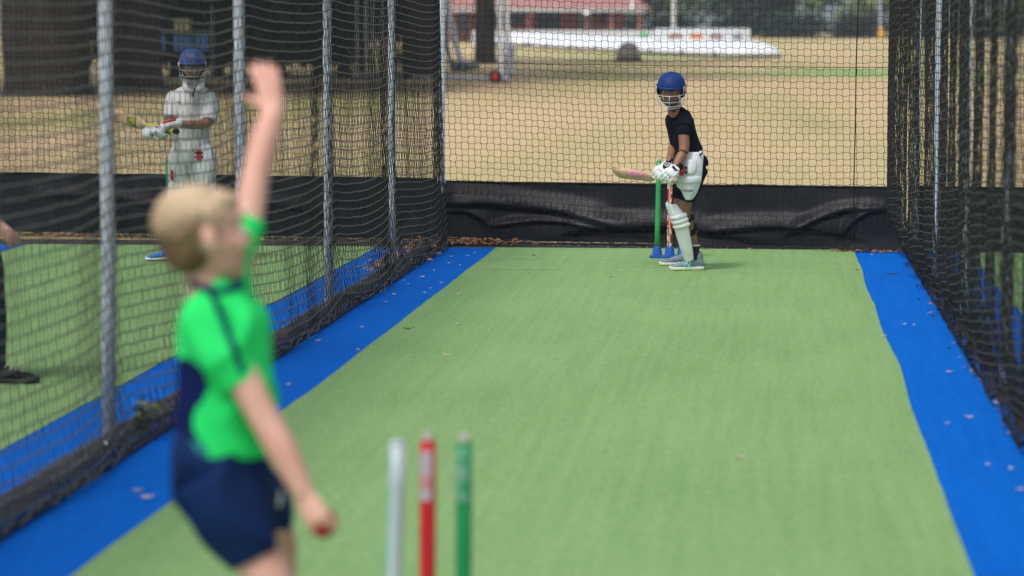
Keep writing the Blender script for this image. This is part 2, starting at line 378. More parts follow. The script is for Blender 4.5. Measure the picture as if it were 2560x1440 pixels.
def net_mesh(name, G, r, m, parent=None, knots=0.0, jit=.004, wave=.003, rv=None, wv=None, mv=None):
    """G (rows, cols, 3) knot positions; cords run both ways with a slight bend between knots"""
    G = G + RNG.normal(0, 1, G.shape) * (np.asarray(jit) if not np.isscalar(jit) else jit); nr, nc, _ = G.shape
    def mids(Q, axisoff, wave=wave):
        a, b = Q[:, :-1], Q[:, 1:]; mid = (a + b) / 2
        par = ((np.indices(mid.shape[:2]).sum(0) % 2) * 2 - 1)[..., None]
        mid = mid + par * axisoff * wave; out = np.empty((Q.shape[0], Q.shape[1] * 2 - 1, 3)); out[:, 0::2] = Q; out[:, 1::2] = mid; return out
    V = []; Fc = []; off = 0
    off = cords(V, Fc, mids(G, A(0, 0, 1.0)), r, off)
    nrow_faces = len(Fc[0]); off = cords(V, Fc, mids(G.transpose(1, 0, 2), A(.7, .7, 0), wave if wv is None else wv), rv or r, off)
    if knots:
        K = G.reshape(-1, 3); D = np.array([[1, 0, 0], [-1, 0, 0], [0, 1, 0], [0, -1, 0], [0, 0, 1], [0, 0, -1]]) * knots
        V.append((K[:, None] + D[None]).reshape(-1, 3)); base = off + np.arange(len(K))[:, None, None] * 6
        T = np.array([[0, 2, 4, 4], [2, 1, 4, 4], [1, 3, 4, 4], [3, 0, 4, 4], [2, 0, 5, 5], [1, 2, 5, 5], [3, 1, 5, 5], [0, 3, 5, 5]])
        Fk = (base + T[None]).reshape(-1, 4)[:, :3]
    V = np.concatenate(V); Q = np.concatenate(Fc)
    nq = len(Q); loops = Q.ravel(); starts = np.arange(nq) * 4
    if knots: loops = np.concatenate([loops, Fk.ravel()]); starts = np.concatenate([starts, nq * 4 + np.arange(len(Fk)) * 3])
    me = bpy.data.meshes.new(name); me.vertices.add(len(V)); me.vertices.foreach_set('co', V.ravel())
    me.loops.add(len(loops)); me.loops.foreach_set('vertex_index', loops); me.polygons.add(len(starts)); me.polygons.foreach_set('loop_start', starts)
    me.update(calc_edges=True); me.materials.append(m)
    if mv:
        me.materials.append(mv); mi = np.zeros(len(starts), np.int32); mi[nrow_faces:] = 1; me.polygons.foreach_set('material_index', mi)
    ob = bpy.data.objects.new(name, me); COL.objects.link(ob)
    if parent: ob.parent = parent
    return ob
def sm(t): t = np.clip(t, 0, 1); return t * t * (3 - 2 * t)
def vn(x, y, s=0): return np.vectorize(lambda a, b: noise.noise(Vector((a, b, s))))(x, y)

def backY(x): return 22.86 - (x + 2.68) * .155
TOP = 2.75; CELL = .0505
# back net across the middle lane
def back_net(x0, x1, label, seed, belly=.10):
    nc = int((x1 - x0) / CELL) + 1; X = np.linspace(x0, x1, nc); rows = np.arange(int(TOP / CELL) + 1) * CELL
    XX, ZZ = np.meshgrid(X, rows); t = (XX - x0) / (x1 - x0); ed = np.minimum(t, 1 - t) * 2
    YY = backY(XX) - belly * sm(ed * 2) * np.exp(-ZZ * 1.4) - .03 + .03 * vn(XX * 1.5, ZZ * 1.5, seed)
    sag = .055 * sm(np.minimum(t * 2.4, 1)) + .02 * vn(XX * .9, ZZ * .5, seed + 3)
    XX = XX + .03 * vn(XX * 1.2, ZZ * .8, seed + 5) * sm(ed * 3) + .012 * np.sin(ZZ * 3)
    ZZ = np.maximum(ZZ - sag * sm(ZZ / .4) + .01, .012 + .02 * RNG.random(ZZ.shape))
    root = thing('practice_net', label, 'net', (x0, backY(x0), 0))
    net_mesh('mesh_panel', np.stack([XX, YY, ZZ], -1), .0023, M['net'], root, knots=.0048, jit=.0022, wave=.0058)
    # loose hem bunched on the ground
    hem_r = 4; Hx = np.repeat(X[None], hem_r, 0); Hy = backY(Hx) - .14 - .03 * np.arange(hem_r)[:, None] + .02 * vn(Hx * 3, np.arange(hem_r)[:, None] * 1.0, seed)
    Hz = .022 + .018 * np.abs(vn(Hx * 5, np.arange(hem_r)[:, None] * 2.0, seed + 1)) + 0 * Hx
    net_mesh('hem', np.stack([Hx, Hy, Hz], -1), .0024, M['net'], root, jit=.008)
    return root
bn = back_net(-2.66, .95, 'black square-mesh back net hanging behind the batter in the dark T-shirt', 1)
sx = [at(2145, 0, backY(.7)), at(2140, 160, backY(.7)), at(2138, 300, backY(.7)), at(2134, 470, backY(.66)), at(2134, 600, backY(.6))]
MB().limb([q - A(0, .06, 0) for q in [sx[0] + A(0, 0, .9)] + sx], [.005] * 6, n=6, sub=4, round_ends=False).build('seam_cord', M['net'], bn)
wr = [A(-2.68, backY(-2.68) - .09, 1.455), A(-1.2, backY(-1.2) - .09, 1.44), A(.3, backY(.3) - .09, 1.428), A(.95, backY(.95) - .09, 1.43)]
MB().limb(wr, [.0032] * 4, n=6, sub=4, round_ends=False).build('guy_wire', mat('rusty_wire', (.07, .04, .035), .6), bn)
MB().tube([A(-2.68, backY(-2.68), TOP), A(.95, backY(.95), TOP)], .006).build('top_rope', M['net'], bn)
settle(bn)
bl = back_net(-6.5, -2.70, 'black back net behind the batter in cricket whites', 4, .06)
MB().tube([A(-6.5, 23.3, TOP), A(-2.7, 22.86, TOP)], .006).build('top_rope', M['net'], bl); 
MB().limb([A(-6.5, 23.3, 1.50), A(-4.5, 23.0, 1.47), A(-2.7, 22.8, 1.455)], [.0032] * 3, n=6, round_ends=False).build('guy_wire', M['net'], bl); settle(bl)
br = back_net(1.08, 4.6, 'black back net seen only through the gathered curtain net at the far right', 8, .05); settle(br)

# near divider net, seen obliquely
def left_net():
    c = .0525; Ys = np.arange(7.2, 22.8, c); rows = np.arange(int(TOP / c) + 1) * c; YY, ZZ = np.meshgrid(Ys, rows)
    bay = np.abs(np.sin(np.pi * (YY - 11.37) / 2.87))
    XX = -2.655 + .05 * bay * (.4 + .6 * np.exp(-ZZ * .8)) + .035 * vn(YY * .9, ZZ * .5, 11) + .010 * vn(YY * 2.6, ZZ * .8, 12)
    Zr = ZZ - (.035 + .03 * np.exp(-ZZ)) * bay + .02 * vn(YY * .8, ZZ * .5, 13)
    low = np.exp(-ZZ / .22); XX = XX + .07 * low
    Zr = np.maximum(Zr, .015 + .06 * np.exp(-ZZ / .05) * RNG.random(ZZ.shape)); Yr = YY + .02 * vn(YY * 1.5, ZZ * 1.2, 14)
    root = thing('divider_net', 'long black divider net between the two lanes behind the boy bowling', 'net', (-2.65, 7.2, 0))
    net_mesh('mesh_panel', np.stack([XX, Yr, Zr], -1), 0.0042, M['net_grey'], root, jit=(.0010, .003, .0016), wave=.0010, rv=.0031, wv=.0012, mv=M['net_vert'])
    for lay in range(2):     # spare net rolled up along the bottom
        k = np.arange(13)[:, None] + 0.0; Yh = np.repeat(Ys[None], 13, 0); th = (-.35 + k / 12 * 3.6); pr_ = .038 + .014 * vn(Yh * .9, k * .06, 15 + lay) + .006 * vn(Yh * 3.5, k * .3, 18 + lay)
        Xh = -2.62 - .03 * lay + pr_ * np.cos(th) * 1.05 + .020 * vn(Yh * .6, k * 0, 16 + lay); Zh = .036 + .016 * lay + pr_ * np.sin(th) * .95
        net_mesh('bunched_hem', np.stack([Xh, Yh + .02 * np.sin(k * .8), np.maximum(Zh, .014)], -1), .0026, M['net_hem'], root, jit=.0018, wave=.0015, rv=.0024)
    MB().limb([A(-2.572 + .02 * noise.noise(Vector((y * .6, 0, 16))), y, .016) for y in np.arange(7.2, 22.8, .25)], [.011] * len(np.arange(7.2, 22.8, .25)), n=8, sub=2).build('lead_line', M['net_dark'], root)
    MB().tube([A(-2.68, 7.2, TOP), A(-2.68, 22.9, TOP)], .006).build('top_rope', M['net'], root)
    return settle(root)
left_net()
tag(MB().bx(-2.79, -2.665, 7, 22.6, 0, .026).build('edging_board', M['edge'], bevel=.008, shade=False), 'low grey edging board under the divider net between the lanes', 'edging')

# right curtain net, gathered in folds
def right_net():
    c = .052; Ys = np.arange(6.0, 22.35, c * .55); rows = np.arange(int(TOP / c) + 1) * c; YY, ZZ = np.meshgrid(Ys, rows)
    ph = YY * 2 * np.pi / .95 + 1.6 * vn(YY * .5, YY * 0, 21) + .5 * vn(YY * .4, ZZ * .5, 26)
    amp = (.045 + .030 * vn(YY * .35, ZZ * .2, 22)) * (.75 + .25 * np.exp(-ZZ)) * (1 - .5 * sm((YY - 21) / 1.3))
    pull = .12 * sm((YY - 16.5) / 4.5) * sm((ZZ) / .35)
    XX = 1.005 + amp * np.sin(ph) + .010 * np.sin(2.3 * ph + ZZ * .5) - pull + .010 * vn(YY * 2, ZZ * .8, 23)
    XX = XX + .07 * (1 - sm(ZZ / .45)) * (1 - .6 * sm((YY - 21.3) / 1))
    Zr = ZZ - .055 * (.5 + .5 * np.cos(ph)) * sm(ZZ / .5) + .02 * vn(YY * .8, ZZ * .4, 24)
    Zr = np.maximum(Zr, .014 + .05 * RNG.random(ZZ.shape) * np.exp(-ZZ / .08)); Yr = YY + .25 * amp * np.cos(ph) + .02 * vn(YY * 1.5, ZZ * .8, 25)
    root = thing('curtain_net', 'heavily gathered black curtain net hanging down the right side of the lane', 'net', (1.0, 6, 0))
    net_mesh('mesh_panel', np.stack([XX, Yr, Zr], -1), .0040, M['net_rows'], root, jit=(.0015, .003, .0018), wave=.0018, rv=.0028, wv=.0015, mv=M['net_dark'])
    k = np.arange(9)[:, None]; Yh = np.repeat(Ys[None], 9, 0)
    Xh = 1.12 - .018 * k + .05 * vn(Yh * .9, k * .12, 27) + .008 * vn(Yh * 4, k * .3, 28); Zh = .02 + .12 * np.abs(vn(Yh * 1.3, k * .15, 29)) + .05 * np.exp(-((k - 3) / 2) ** 2)
    Xh = np.maximum(Xh, 1.0)
    net_mesh('bunched_hem', np.stack([Xh, Yh, Zh], -1), .0026, M['net_dark'], root, jit=.003)
    MB().tube([A(1.02, 6, TOP), A(1.02, 22.35, TOP)], .006).build('top_rope', M['net'], root)
    return settle(root)
right_net()

# poles
def pole(x, y, label, r=.0245, h=2.85, collar=False, cap=True, lean=0.0, group=None):
    root = thing('net_pole', label, 'pole', (x, y, 0), group)
    MB().limb([A(x, y, 0), A(x + lean * .5, y, h * .5), A(x + lean, y, h)], [r] * 3, n=20, sub=2, round_ends=False).build('tube', M['steel'], root)
    MB().limb([A(x, y, 0), A(x, y, .03)], [r * 1.7] * 2, n=16, sub=1, round_ends=False).build('foot_plate', M['steel'], root)
    MB().limb([A(x + lean, y, h), A(x + lean, y, h + .02)], [r * 1.15] * 2, n=16, sub=1, round_ends=False).build('end_cap', M['rubber'], root)
    if collar: MB().limb([A(x, y, .47), A(x, y, .52)], [r * 1.3] * 2, n=16, sub=1, round_ends=False).tube([A(x + .02, y - .04, .495), A(x + .02, y + .0, .495)], .009).build('clamp', M['steel'], root)
    return settle(root)
pole(-2.704, 11.37, 'grey steel pole of the divider net nearest the boy bowling, foot by the weed', .029, lean=.012)
pole(-2.69, 14.22, 'grey steel pole partly hidden behind the raised arm of the bowler', .027)
pole(-2.69, 17.08, 'grey steel pole just right of the raised hand, third from the back', .0265)
pole(-2.69, 20.0, 'grey steel pole one bay in front of the corner pole', .0265)
pole(-2.672, 22.88, 'pale steel corner pole where the divider net meets the back net, with a clamp', .0265, collar=True)
for y, lb in ((21.6, 'thin grey pole deep in the right curtain net, farthest one by the back corner'), (18.9, 'bright grey pole behind the right curtain net, second from the back'),
              (16.1, 'grey pole behind the right curtain net with its foot over blue turf'), (13.25, 'blurred grey pole behind the right curtain net nearest the camera')):
    pole(1.075, y, lb, .023)

# black vinyl skirts
def skirt(x0, x1, htop, label, seed, tie):
    n, m = 220, 44; t, s = np.meshgrid(np.linspace(0, 1, n), np.linspace(0, 1, m))
    X = x0 + (x1 - x0) * t; slack = .012 * np.sin(t * np.pi * 9) * 0
    Zt = htop + .006 * vn(X * 3, X * 0, seed); Zz = .03 + (Zt - .03) * s
    # long diagonal creases swooping down from the tied corners, ruffles along the bottom
    w_ = 0
    for x_c, z_c, dx, dz, a, wd in tie:
        L = math.hypot(dx, dz); nx_, nz_ = -dz / L, dx / L
        u = ((X - x_c) * dx + (Zz - z_c) * dz) / L; d = (X - x_c) * nx_ + (Zz - z_c) * nz_ - .10 * np.sin(np.clip(u / L, 0, 1) * np.pi)
        b_ = -d; w_ = w_ + a * np.where(b_ < wd, sm(b_ / wd) , 1 - sm((b_ - wd) / (wd * .35))) * sm(u / .15) * sm((L - u) / (.5 * L))
    w_ = w_ * .62 + .014 * vn(X * 1.6, Zz * 4, seed) + .006 * vn(X * 6, Zz * 7, seed + 1) + .010 * (1 - s) * vn(X * 5, Zz * 2 + X, seed + 2)
    Y = backY(X) + .03 - w_ - .045 * np.sin(np.pi * np.clip(s, 0, 1)) ** 1.0 * (.6 + .4 * vn(X * .8, X * 0, seed + 4)) + slack
    Y = Y - .10 * (1 - s) ** 2
    vs = np.stack([X, Y, Zz], -1).reshape(-1, 3); fs = [(j * n + i, j * n + i + 1, (j + 1) * n + i + 1, (j + 1) * n + i) for j in range(m - 1) for i in range(n - 1)]
    root = thing('vinyl_skirt', label, 'skirt sheet', (x0, backY(x0), 0))
    MB().add(vs, fs).build('sheet', M['sheet'], root)
    MB().limb([A(a, backY(a) + .03, htop + .006 * noise.noise(Vector((a * 3, 0, seed)))) for a in np.linspace(x0, x1, 30)], [.009] * 30, n=6, sub=1, round_ends=False).build('top_hem', M['sheet'], root)
    return settle(root)
skirt(-2.70, 1.0, .492, 'creased black vinyl skirt sheet along the foot of the net behind the stumps', 31,
      [(-2.68, .50, 1.9, -.30, .085, .17), (-2.66, .34, .5, -.20, .05, .10), (-1.7, .27, 1.9, -.10, .06, .16), (-.6, .25, 1.5, -.06, .05, .14),
       (.02, .17, .98, .26, .06, .10), (.45, .13, .52, .26, .05, .08), (-2.3, .20, 1.2, -.09, .05, .07)])
skirt(-6.5, -2.672, .515, 'black vinyl skirt sheet behind the batter in cricket whites', 37, [(-6.3, .45, 1.9, -.25, .03, .12), (-4.9, .4, 1.8, -.2, .03, .12)])
skirt(1.12, 4.6, .50, 'black vinyl skirt sheet beyond the right curtain net', 41, [(1.3, .4, 1.2, -.2, .03, .05)])

# ---------------------------------------------------------------- litter and debris
def leaf_quads(mb, p, s, fl=.5):
    a = random.random() * 6.3; u = A(math.cos(a), math.sin(a), random.uniform(-fl, fl)) * s; v = A(-math.sin(a), math.cos(a), random.uniform(-fl, fl)) * s * .55
    p = A(*p) + A(0, 0, s * fl * .9); mb.add([p - u, p - v * .9 + u * .1, p + u, p + v + u * .1 + A(0, 0, s * .3)], [(0, 1, 2), (0, 2, 3)])
lit = MB()
for _ in range(520):
    x = -2.62 + abs(random.gauss(0, .30)); y = backY(x) - .12 - abs(random.gauss(0, .10)) + (.10 if random.random() < .5 else 0)
    if x < .9: leaf_quads(lit, (x, y - .06, .008 + random.random() * .03 * (x < -1.8)), random.uniform(.012, .03))
for _ in range(240):
    x = random.uniform(.45, 1.0); leaf_quads(lit, (x, backY(x) - .2 - abs(random.gauss(0, .05)), .008), random.uniform(.01, .022))
for _ in range(60):
    x = random.uniform(-2.6, .9); leaf_quads(lit, (x, backY(x) - .22 - abs(random.gauss(0, .05)), .008), random.uniform(.008, .018))
for _ in range(200):
    x = -6.4 + abs(random.gauss(0, .9)); leaf_quads(lit, (x, backY(x) - .2 - abs(random.gauss(0, .1)), .01), random.uniform(.015, .035))
for _ in range(500):
    y = random.uniform(19.5, 22.4); leaf_quads(lit, (-2.74 + random.gauss(0, .08), y, .02 + random.random() * .05), random.uniform(.012, .03))
for _ in range(260):
    y = random.uniform(12, 22.2); leaf_quads(lit, (1.06 + random.gauss(0, .05), y, .01), random.uniform(.01, .022))
tag(lit.build('leaf_litter', M['leaf_dry'], shade=False), 'dry brown leaf litter drifted along the foot of the nets', 'leaf litter', kind='stuff')
def gp(px, py):
    d = F + R * (px - 1280) / FP + U * (720 - py) / FP; return CAM + d * (-H / d[2])
def debris(px, py, s, m, label, cat, name, group=None, thin=.5, curl=.3):
    g = gp(px, py) + A(0, 0, .012); a = random.random() * 3.14 if thin == .5 else .1; mb = MB(); n = 10
    c, s_ = math.cos(a), math.sin(a); top = []; bot = []
    for k in range(n):
        t = 2 * math.pi * k / n; rr = 1 + .25 * math.sin(3 * t + px)
        lx, ly = math.cos(t) * s * rr, math.sin(t) * s * thin * rr; z = curl * s * (lx / s) ** 2
        top.append(g + A(lx * c - ly * s_, lx * s_ + ly * c, z + .003)); bot.append(g + A(lx * c - ly * s_, lx * s_ + ly * c, z))
    mb.add(top + bot, [tuple(range(n)), tuple(range(2 * n - 1, n - 1, -1))] + [(k, k + n, (k + 1) % n + n, (k + 1) % n) for k in range(n)])
    return tag(mb.build(name, m, shade=False), label, cat, group)
B_ = 'pale petals and leaf scraps on the left blue strip'; lbB = 'small pale leaf scrap lying on the left blue turf strip'
for px, py, s in [(1055, 697, .022), (1103, 711, .012), (985, 741, .014), (968, 708, .01), (1010, 705, .01), (1040, 671, .011), (1085, 680, .009), (1123, 662, .01), (1128, 645, .011), (1170, 644, .011),
                  (1020, 715, .011), (1076, 725, .009), (794, 857, .016), (896, 880, .012), (905, 823, .011), (1150, 667, .01), (1188, 637, .012), (960, 735, .009), (1062, 736, .01), (965, 760, .012), (720, 968, .015)]:
    debris(px, py, s, M['leaf_pale'], lbB, 'leaf', 'fallen_leaf', B_)
G_ = 'pale petals and leaf scraps on the right blue strip'; lbG = 'small pinkish leaf scrap lying on the right blue turf strip'
for px, py, s in [(2262, 816, .012), (2285, 817, .008), (2372, 936, .016), (2428, 934, .012), (2494, 1014, .022), (2423, 1050, .018), (2368, 1065, .01), (2528, 1180, .014), (2471, 1170, .013), (2522, 1090, .013), (2549, 1232, .016), (2180, 641, .01), (2397, 852, .01)]:
    debris(px, py, s, M['leaf_pale'], lbG, 'leaf', 'fallen_leaf', G_)
debris(1119, 894, .022, M['leaf_pale'], 'pale tan leaf lying on the green turf left of centre', 'leaf', 'fallen_leaf')
debris(1147, 815, .018, M['leaf_pale'], 'faint pale scrap on the green turf just behind the dark twig', 'leaf', 'fallen_leaf')
debris(1850, 1152, .022, M['leaf_pale'], 'faint tan leaf on the green turf towards the lower right', 'leaf', 'fallen_leaf')
debris(2208, 845, .016, M['leaf_pale'], 'tan leaf on the edge between green turf and right blue strip', 'leaf', 'fallen_leaf')
debris(1147, 741, .018, M['leaf_pale'], 'tan leaf on the green turf right at the edge of the left blue strip', 'leaf', 'fallen_leaf')
debris(367, 1252, .026, M['leaf_pale'], 'whitish leaf on the near left blue strip, paler of a close pair', 'leaf', 'fallen_leaf')
debris(344, 1236, .022, mat('grey_leaf', (.25, .24, .24), .8), 'greyish leaf on the near left blue strip, darker of a close pair', 'leaf', 'fallen_leaf')
debris(1020, 828, .03, M['twig'], 'short dark twig lying across the green turf left of centre', 'twig', 'twig', thin=.18)
debris(1335, 643, .016, M['twig'], 'tiny curled black scrap on green turf near the back net', 'scrap', 'scrap', thin=.3)
debris(2231, 691, .045, M['twig'], 'dark thin stick on the right blue strip near the curtain net', 'stick', 'stick', thin=.06)
debris(2143, 680, .012, M['twig'], 'dark crumb at the right edge of the green turf by the crease', 'scrap', 'scrap')
debris(1527, 697, .010, M['leaf_dry'], 'brown crumb on the green turf left of the front batter', 'scrap', 'scrap')
debris(1322, 687, .010, M['leaf_dry'], 'brown crumb on the green turf below the crease line', 'scrap', 'scrap')
debris(1510, 968, .010, M['leaf_pale'], 'tiny pale speck on the green turf in the middle', 'scrap', 'scrap')

# weed at the foot of the first pole
wd = thing('weed', 'small straggly weed growing through the net at the foot of the nearest pole', 'plant', (-2.62, 11.6, 0))
stem = MB(); lf = MB()
for k in range(7):
    a = random.uniform(-1, 1); tip = A(-2.60 + random.uniform(-.05, .10), 11.55 + random.uniform(-.1, .25), random.uniform(.08, .2))
    stem.limb([A(-2.62, 11.55, 0), (A(-2.62, 11.55, 0) + tip) / 2 + A(.01, 0, .03), tip], [.003, .0025, .002], n=6)
    for j in range(6):
        q = A(-2.62, 11.55, 0) * (1 - j / 6) + tip * (j / 6) + A(0, 0, .02); leaf_quads(lf, q, .028, .6)
stem.build('stem', mat('weed_stem', (.12, .16, .04), .7), wd); lf.build('leaves', mat('weed_leaf', (.16, .21, .05), .7, .4, 20), wd, shade=False); settle(wd)

# ---------------------------------------------------------------- people helpers
def head(bd, O, f, u, h, parent, skin=None, eyes=True, brow=None, look=0.0):
    """adds skull, jaw, nose, ears to body builder bd; returns local->world mapper; O = middle of the head, h = chin to crown"""
    f = nrm(f); r = nrm(np.cross(f, u)); u = np.cross(r, f)
    def L(x, y, z): return O + (r * x + f * y + u * z) * h
    def E(x, y, z, a, b, c, n=22): bd.ell(L(x, y, z), r * a * h, f * b * h, u * c * h, n=n, m=14)
    E(0, -.04, .13, .335, .425, .37); E(0, .10, -.05, .29, .30, .33); E(0, .13, -.24, .235, .25, .22); E(0, .25, -.385, .11, .12, .095)
    E(0, .32, .20, .22, .10, .10); E(.145, .30, -.10, .10, .10, .10); E(-.145, .30, -.10, .10, .10, .10)
    bd.loft([(L(0, .375, .08), r * .035 * h, f * .04 * h), (L(0, .42, -.02), r * .04 * h, f * .045 * h), (L(0, .455, -.10), r * .065 * h, f * .05 * h)], n=12)
    E(0, .335, -.225, .115, .055, .03); E(0, .335, -.265, .10, .05, .03)
    for s in (1, -1):
        bd.ell(L(s * .362, -.035, -.02), (r * .045 * s + f * -.035) * h, (f * .085 - u * .02) * h, u * .13 * h, n=14, m=9)
    return L, r, f, u
def face_bits(L, r, f, u, h, parent, brow=True):
    for s in (1, -1):
        e = MB().ell(L(s * .145, .355, .03), r * .062 * h, f * .045 * h, u * .034 * h, n=14, m=9).build('eye', M['eye'], parent)
        MB().ell(L(s * .145, .385, .03), r * .03 * h, f * .02 * h, u * .03 * h, n=12, m=7).build('iris', M['black'], e)
    MB().ell(L(0, .375, -.235), r * .105 * h, f * .03 * h, u * .02 * h, n=14, m=7).ell(L(0, .375, -.268), r * .09 * h, f * .028 * h, u * .024 * h, n=14, m=7).build('lips', M['lip'], parent)
    if brow:
        for s in (1, -1): MB().limb([L(s * .07, .405, .105), L(s * .15, .40, .13), L(s * .23, .36, .11)], [.012 * h, .018 * h, .010 * h], n=8, sub=3).build('eyebrow', M['hair_dark'], parent)

def helmet(L, r, f, u, h, parent, m, vent=True, cut=.20, chin=None, open_=1.0, badge=None):
    """domed shell with a short peak, ear guards, wire grille and chin strap; local frame of the head"""
    hm = MB(); rings = []; n = 40
    for z in list(np.linspace(0, 1, 15)):
        t = z * math.pi / 2 * .97; rr = math.sin(t) if z > .02 else .03; zz = math.cos(t)
        ring = []
        for k in range(n):
            a = 2 * math.pi * k / n; x = math.cos(a) * .44; y = math.sin(a) * .52
            fl = 1 + .03 * (z > .95)
            ring.append((x * rr * fl, -.05 + y * rr * fl, .17 + zz * .435))
        rings.append(ring)
    # lower sides and back of the shell
    for dz, s_ in ((-.08, 1.0), (-.17, .985)):
        ring = []
        for k in range(n):
            a = 2 * math.pi * k / n; x = math.cos(a); y = math.sin(a); back = max(0, min(1, (.35 - y) / .5))
            ring.append((x * .44 * s_, -.05 + y * .52 * s_, .17 + dz * back * 1.6 - .0))
        rings.append(ring)
    vs = [L(*p) for ring in rings for p in ring]; fs = [(i * n + k, i * n + (k + 1) % n, (i + 1) * n + (k + 1) % n, (i + 1) * n + k) for i in range(len(rings) - 1) for k in range(n)]
    fs.append(tuple(range(n)))
    hm.add(vs, fs)
    # peak: a curved lip above the eyes
    P = []; NP = 15
    for j, (out, dz) in enumerate(((0, .012), (.09, -.012), (.09, -.035), (0, -.018))):
        for k in range(NP):
            a = math.radians(22 + 136 * k / (NP - 1)); e = math.sin(math.pi * k / (NP - 1)) ** .6
            P.append(L(math.cos(a) * (.44 + out * e), -.05 + math.sin(a) * (.52 + out * e), .175 + dz))
    pf = [(j * NP + k, j * NP + k + 1, ((j + 1) % 4) * NP + k + 1, ((j + 1) % 4) * NP + k) for j in range(4) for k in range(NP - 1)]
    hm.add(P, pf); ob = hm.build('helmet', m, parent)
    q = ob.modifiers.new('t', 'SOLIDIFY'); q.thickness = .006; q.offset = -1
    pad = MB()
    for s in (1, -1): pad.limb([L(s * .43, .02, .14), L(s * .43, .03, -.05), L(s * .38, .06, -.18)], [.06 * h, .075 * h, .045 * h], n=10, ref=r, flat=.9)
    pad.limb([L(-.36, -.25, .05), L(0, -.50, .02), L(.36, -.25, .05)], [.05 * h] * 3, n=10)
    pad.build('ear_guards', M['black'], ob)
    if vent:
        v = MB(); c0 = L(.02, .25, .515); nn = nrm(c0 - L(0, -.05, .17)); t1 = r; t2 = np.cross(nn, t1)
        v.tube([c0 + (t1 * math.cos(a) + t2 * math.sin(a)) * .034 * h for a in np.linspace(0, 2 * math.pi, 17)], .009 * h, n=6, caps=False); v.build('vent_ring', mat('brass_ring', (.10, .08, .07), .4), ob)
        MB().ell(c0 + nn * .002, t1 * .026 * h, t2 * .026 * h, nn * .004).build('vent_hole', M['black'], ob)
    g = MB(); W = .0095 * h
    def bar(z, rad, yo, a0=8, a1=172, sagz=0, wd=W):
        pts = []
        for k in range(17):
            t = k / 16; a = math.radians(a0 + (a1 - a0) * t)
            pts.append(L(math.cos(a) * rad, yo + math.sin(a) * rad * 1.28, z - sagz * math.sin(math.pi * t)))
        g.tube(pts, wd, n=6)
    bar(-.075, .475, .02, 0, 180, .0, W * 1.15); bar(-.26, .455, .05, -2, 182, .03); bar(-.43, .40, .07, 5, 175, .08, W * 1.1); bar(-.33, .49, .02, -6, 186, .10)
    for a in (40, 96, 140):
        c, s = math.cos(math.radians(a)), math.sin(math.radians(a))
        g.tube([L(c * .475, .02 + s * .475 * 1.28, -.075), L(c * .46, .04 + s * .465 * 1.28, -.26), L(c * .40, .07 + s * .40 * 1.28, -.43 - .08 * s)], W * .9, n=6)
    for s in (1, -1):
        g.tube([L(s * .485, .02, .20), L(s * .485, .05, .05), L(s * .475, .04, -.075), L(s * .46, .05, -.26), L(s * .39, .10, -.43)], W * 1.25, n=6)
        g.tube([L(s * .47, .20, .20), L(s * .485, .02, .20), L(s * .47, -.12, .10), L(s * .46, -.14, -.06), L(s * .475, .02, -.075)], W, n=6)
        g.tube([L(s * .47, .20, .20), L(s * .46, .24, .05), L(s * .44, .22, -.075)], W, n=6)
        for zz in (.13, .06, -.01): g.tube([L(s * .47, .20, zz), L(s * .485, -.02, zz - .01), L(s * .47, -.13, zz - .02)], W * .7, n=6)
    g.build('grille', M['grille'], ob)
    for s in (1, -1): MB().ell(L(s * .49, .03, .20), r * .03 * h, f * .04 * h, u * .035 * h, n=12, m=7).build('grille_screw', M['black'], ob)
    st = MB(); st.limb([L(-.35, .06, -.05), L(-.27, .16, -.30), L(0, .34, -.40), L(.27, .16, -.30), L(.35, .06, -.05)], [.035 * h, .04 * h, .07 * h, .04 * h, .035 * h], n=10, ref=f, flat=.8)
    st.ell(L(0, .33, -.365), r * .17 * h, f * .06 * h, u * .075 * h); st.build('chin_strap', M['olive'] if chin is None else chin, ob)
    return ob

def text(s, size, origin, xdir, ydir, m, parent, name='lettering', depth=.0006, shear=0):
    cu = bpy.data.curves.new(name, 'FONT'); cu.body = s; cu.size = size; cu.align_x = 'CENTER'; cu.align_y = 'CENTER'; cu.extrude = depth; cu.offset = size * .018; cu.shear = shear
    tmp = bpy.data.objects.new(name, cu); COL.objects.link(tmp); dg = bpy.context.evaluated_depsgraph_get(); me = bpy.data.meshes.new_from_object(tmp.evaluated_get(dg))
    bpy.data.objects.remove(tmp); bpy.data.curves.remove(cu)
    x = nrm(xdir); zz = nrm(np.cross(x, ydir)); y = np.cross(zz, x)
    co = np.empty(len(me.vertices) * 3); me.vertices.foreach_get('co', co); co = co.reshape(-1, 3)
    me.vertices.foreach_set('co', (np.asarray(origin) + co[:, :1] * x + co[:, 1:2] * y + co[:, 2:] * zz).ravel()); me.update(); me.materials.clear(); me.materials.append(m); me.name = name
    ob = bpy.data.objects.new(name, me); COL.objects.link(ob); ob.parent = parent; return ob

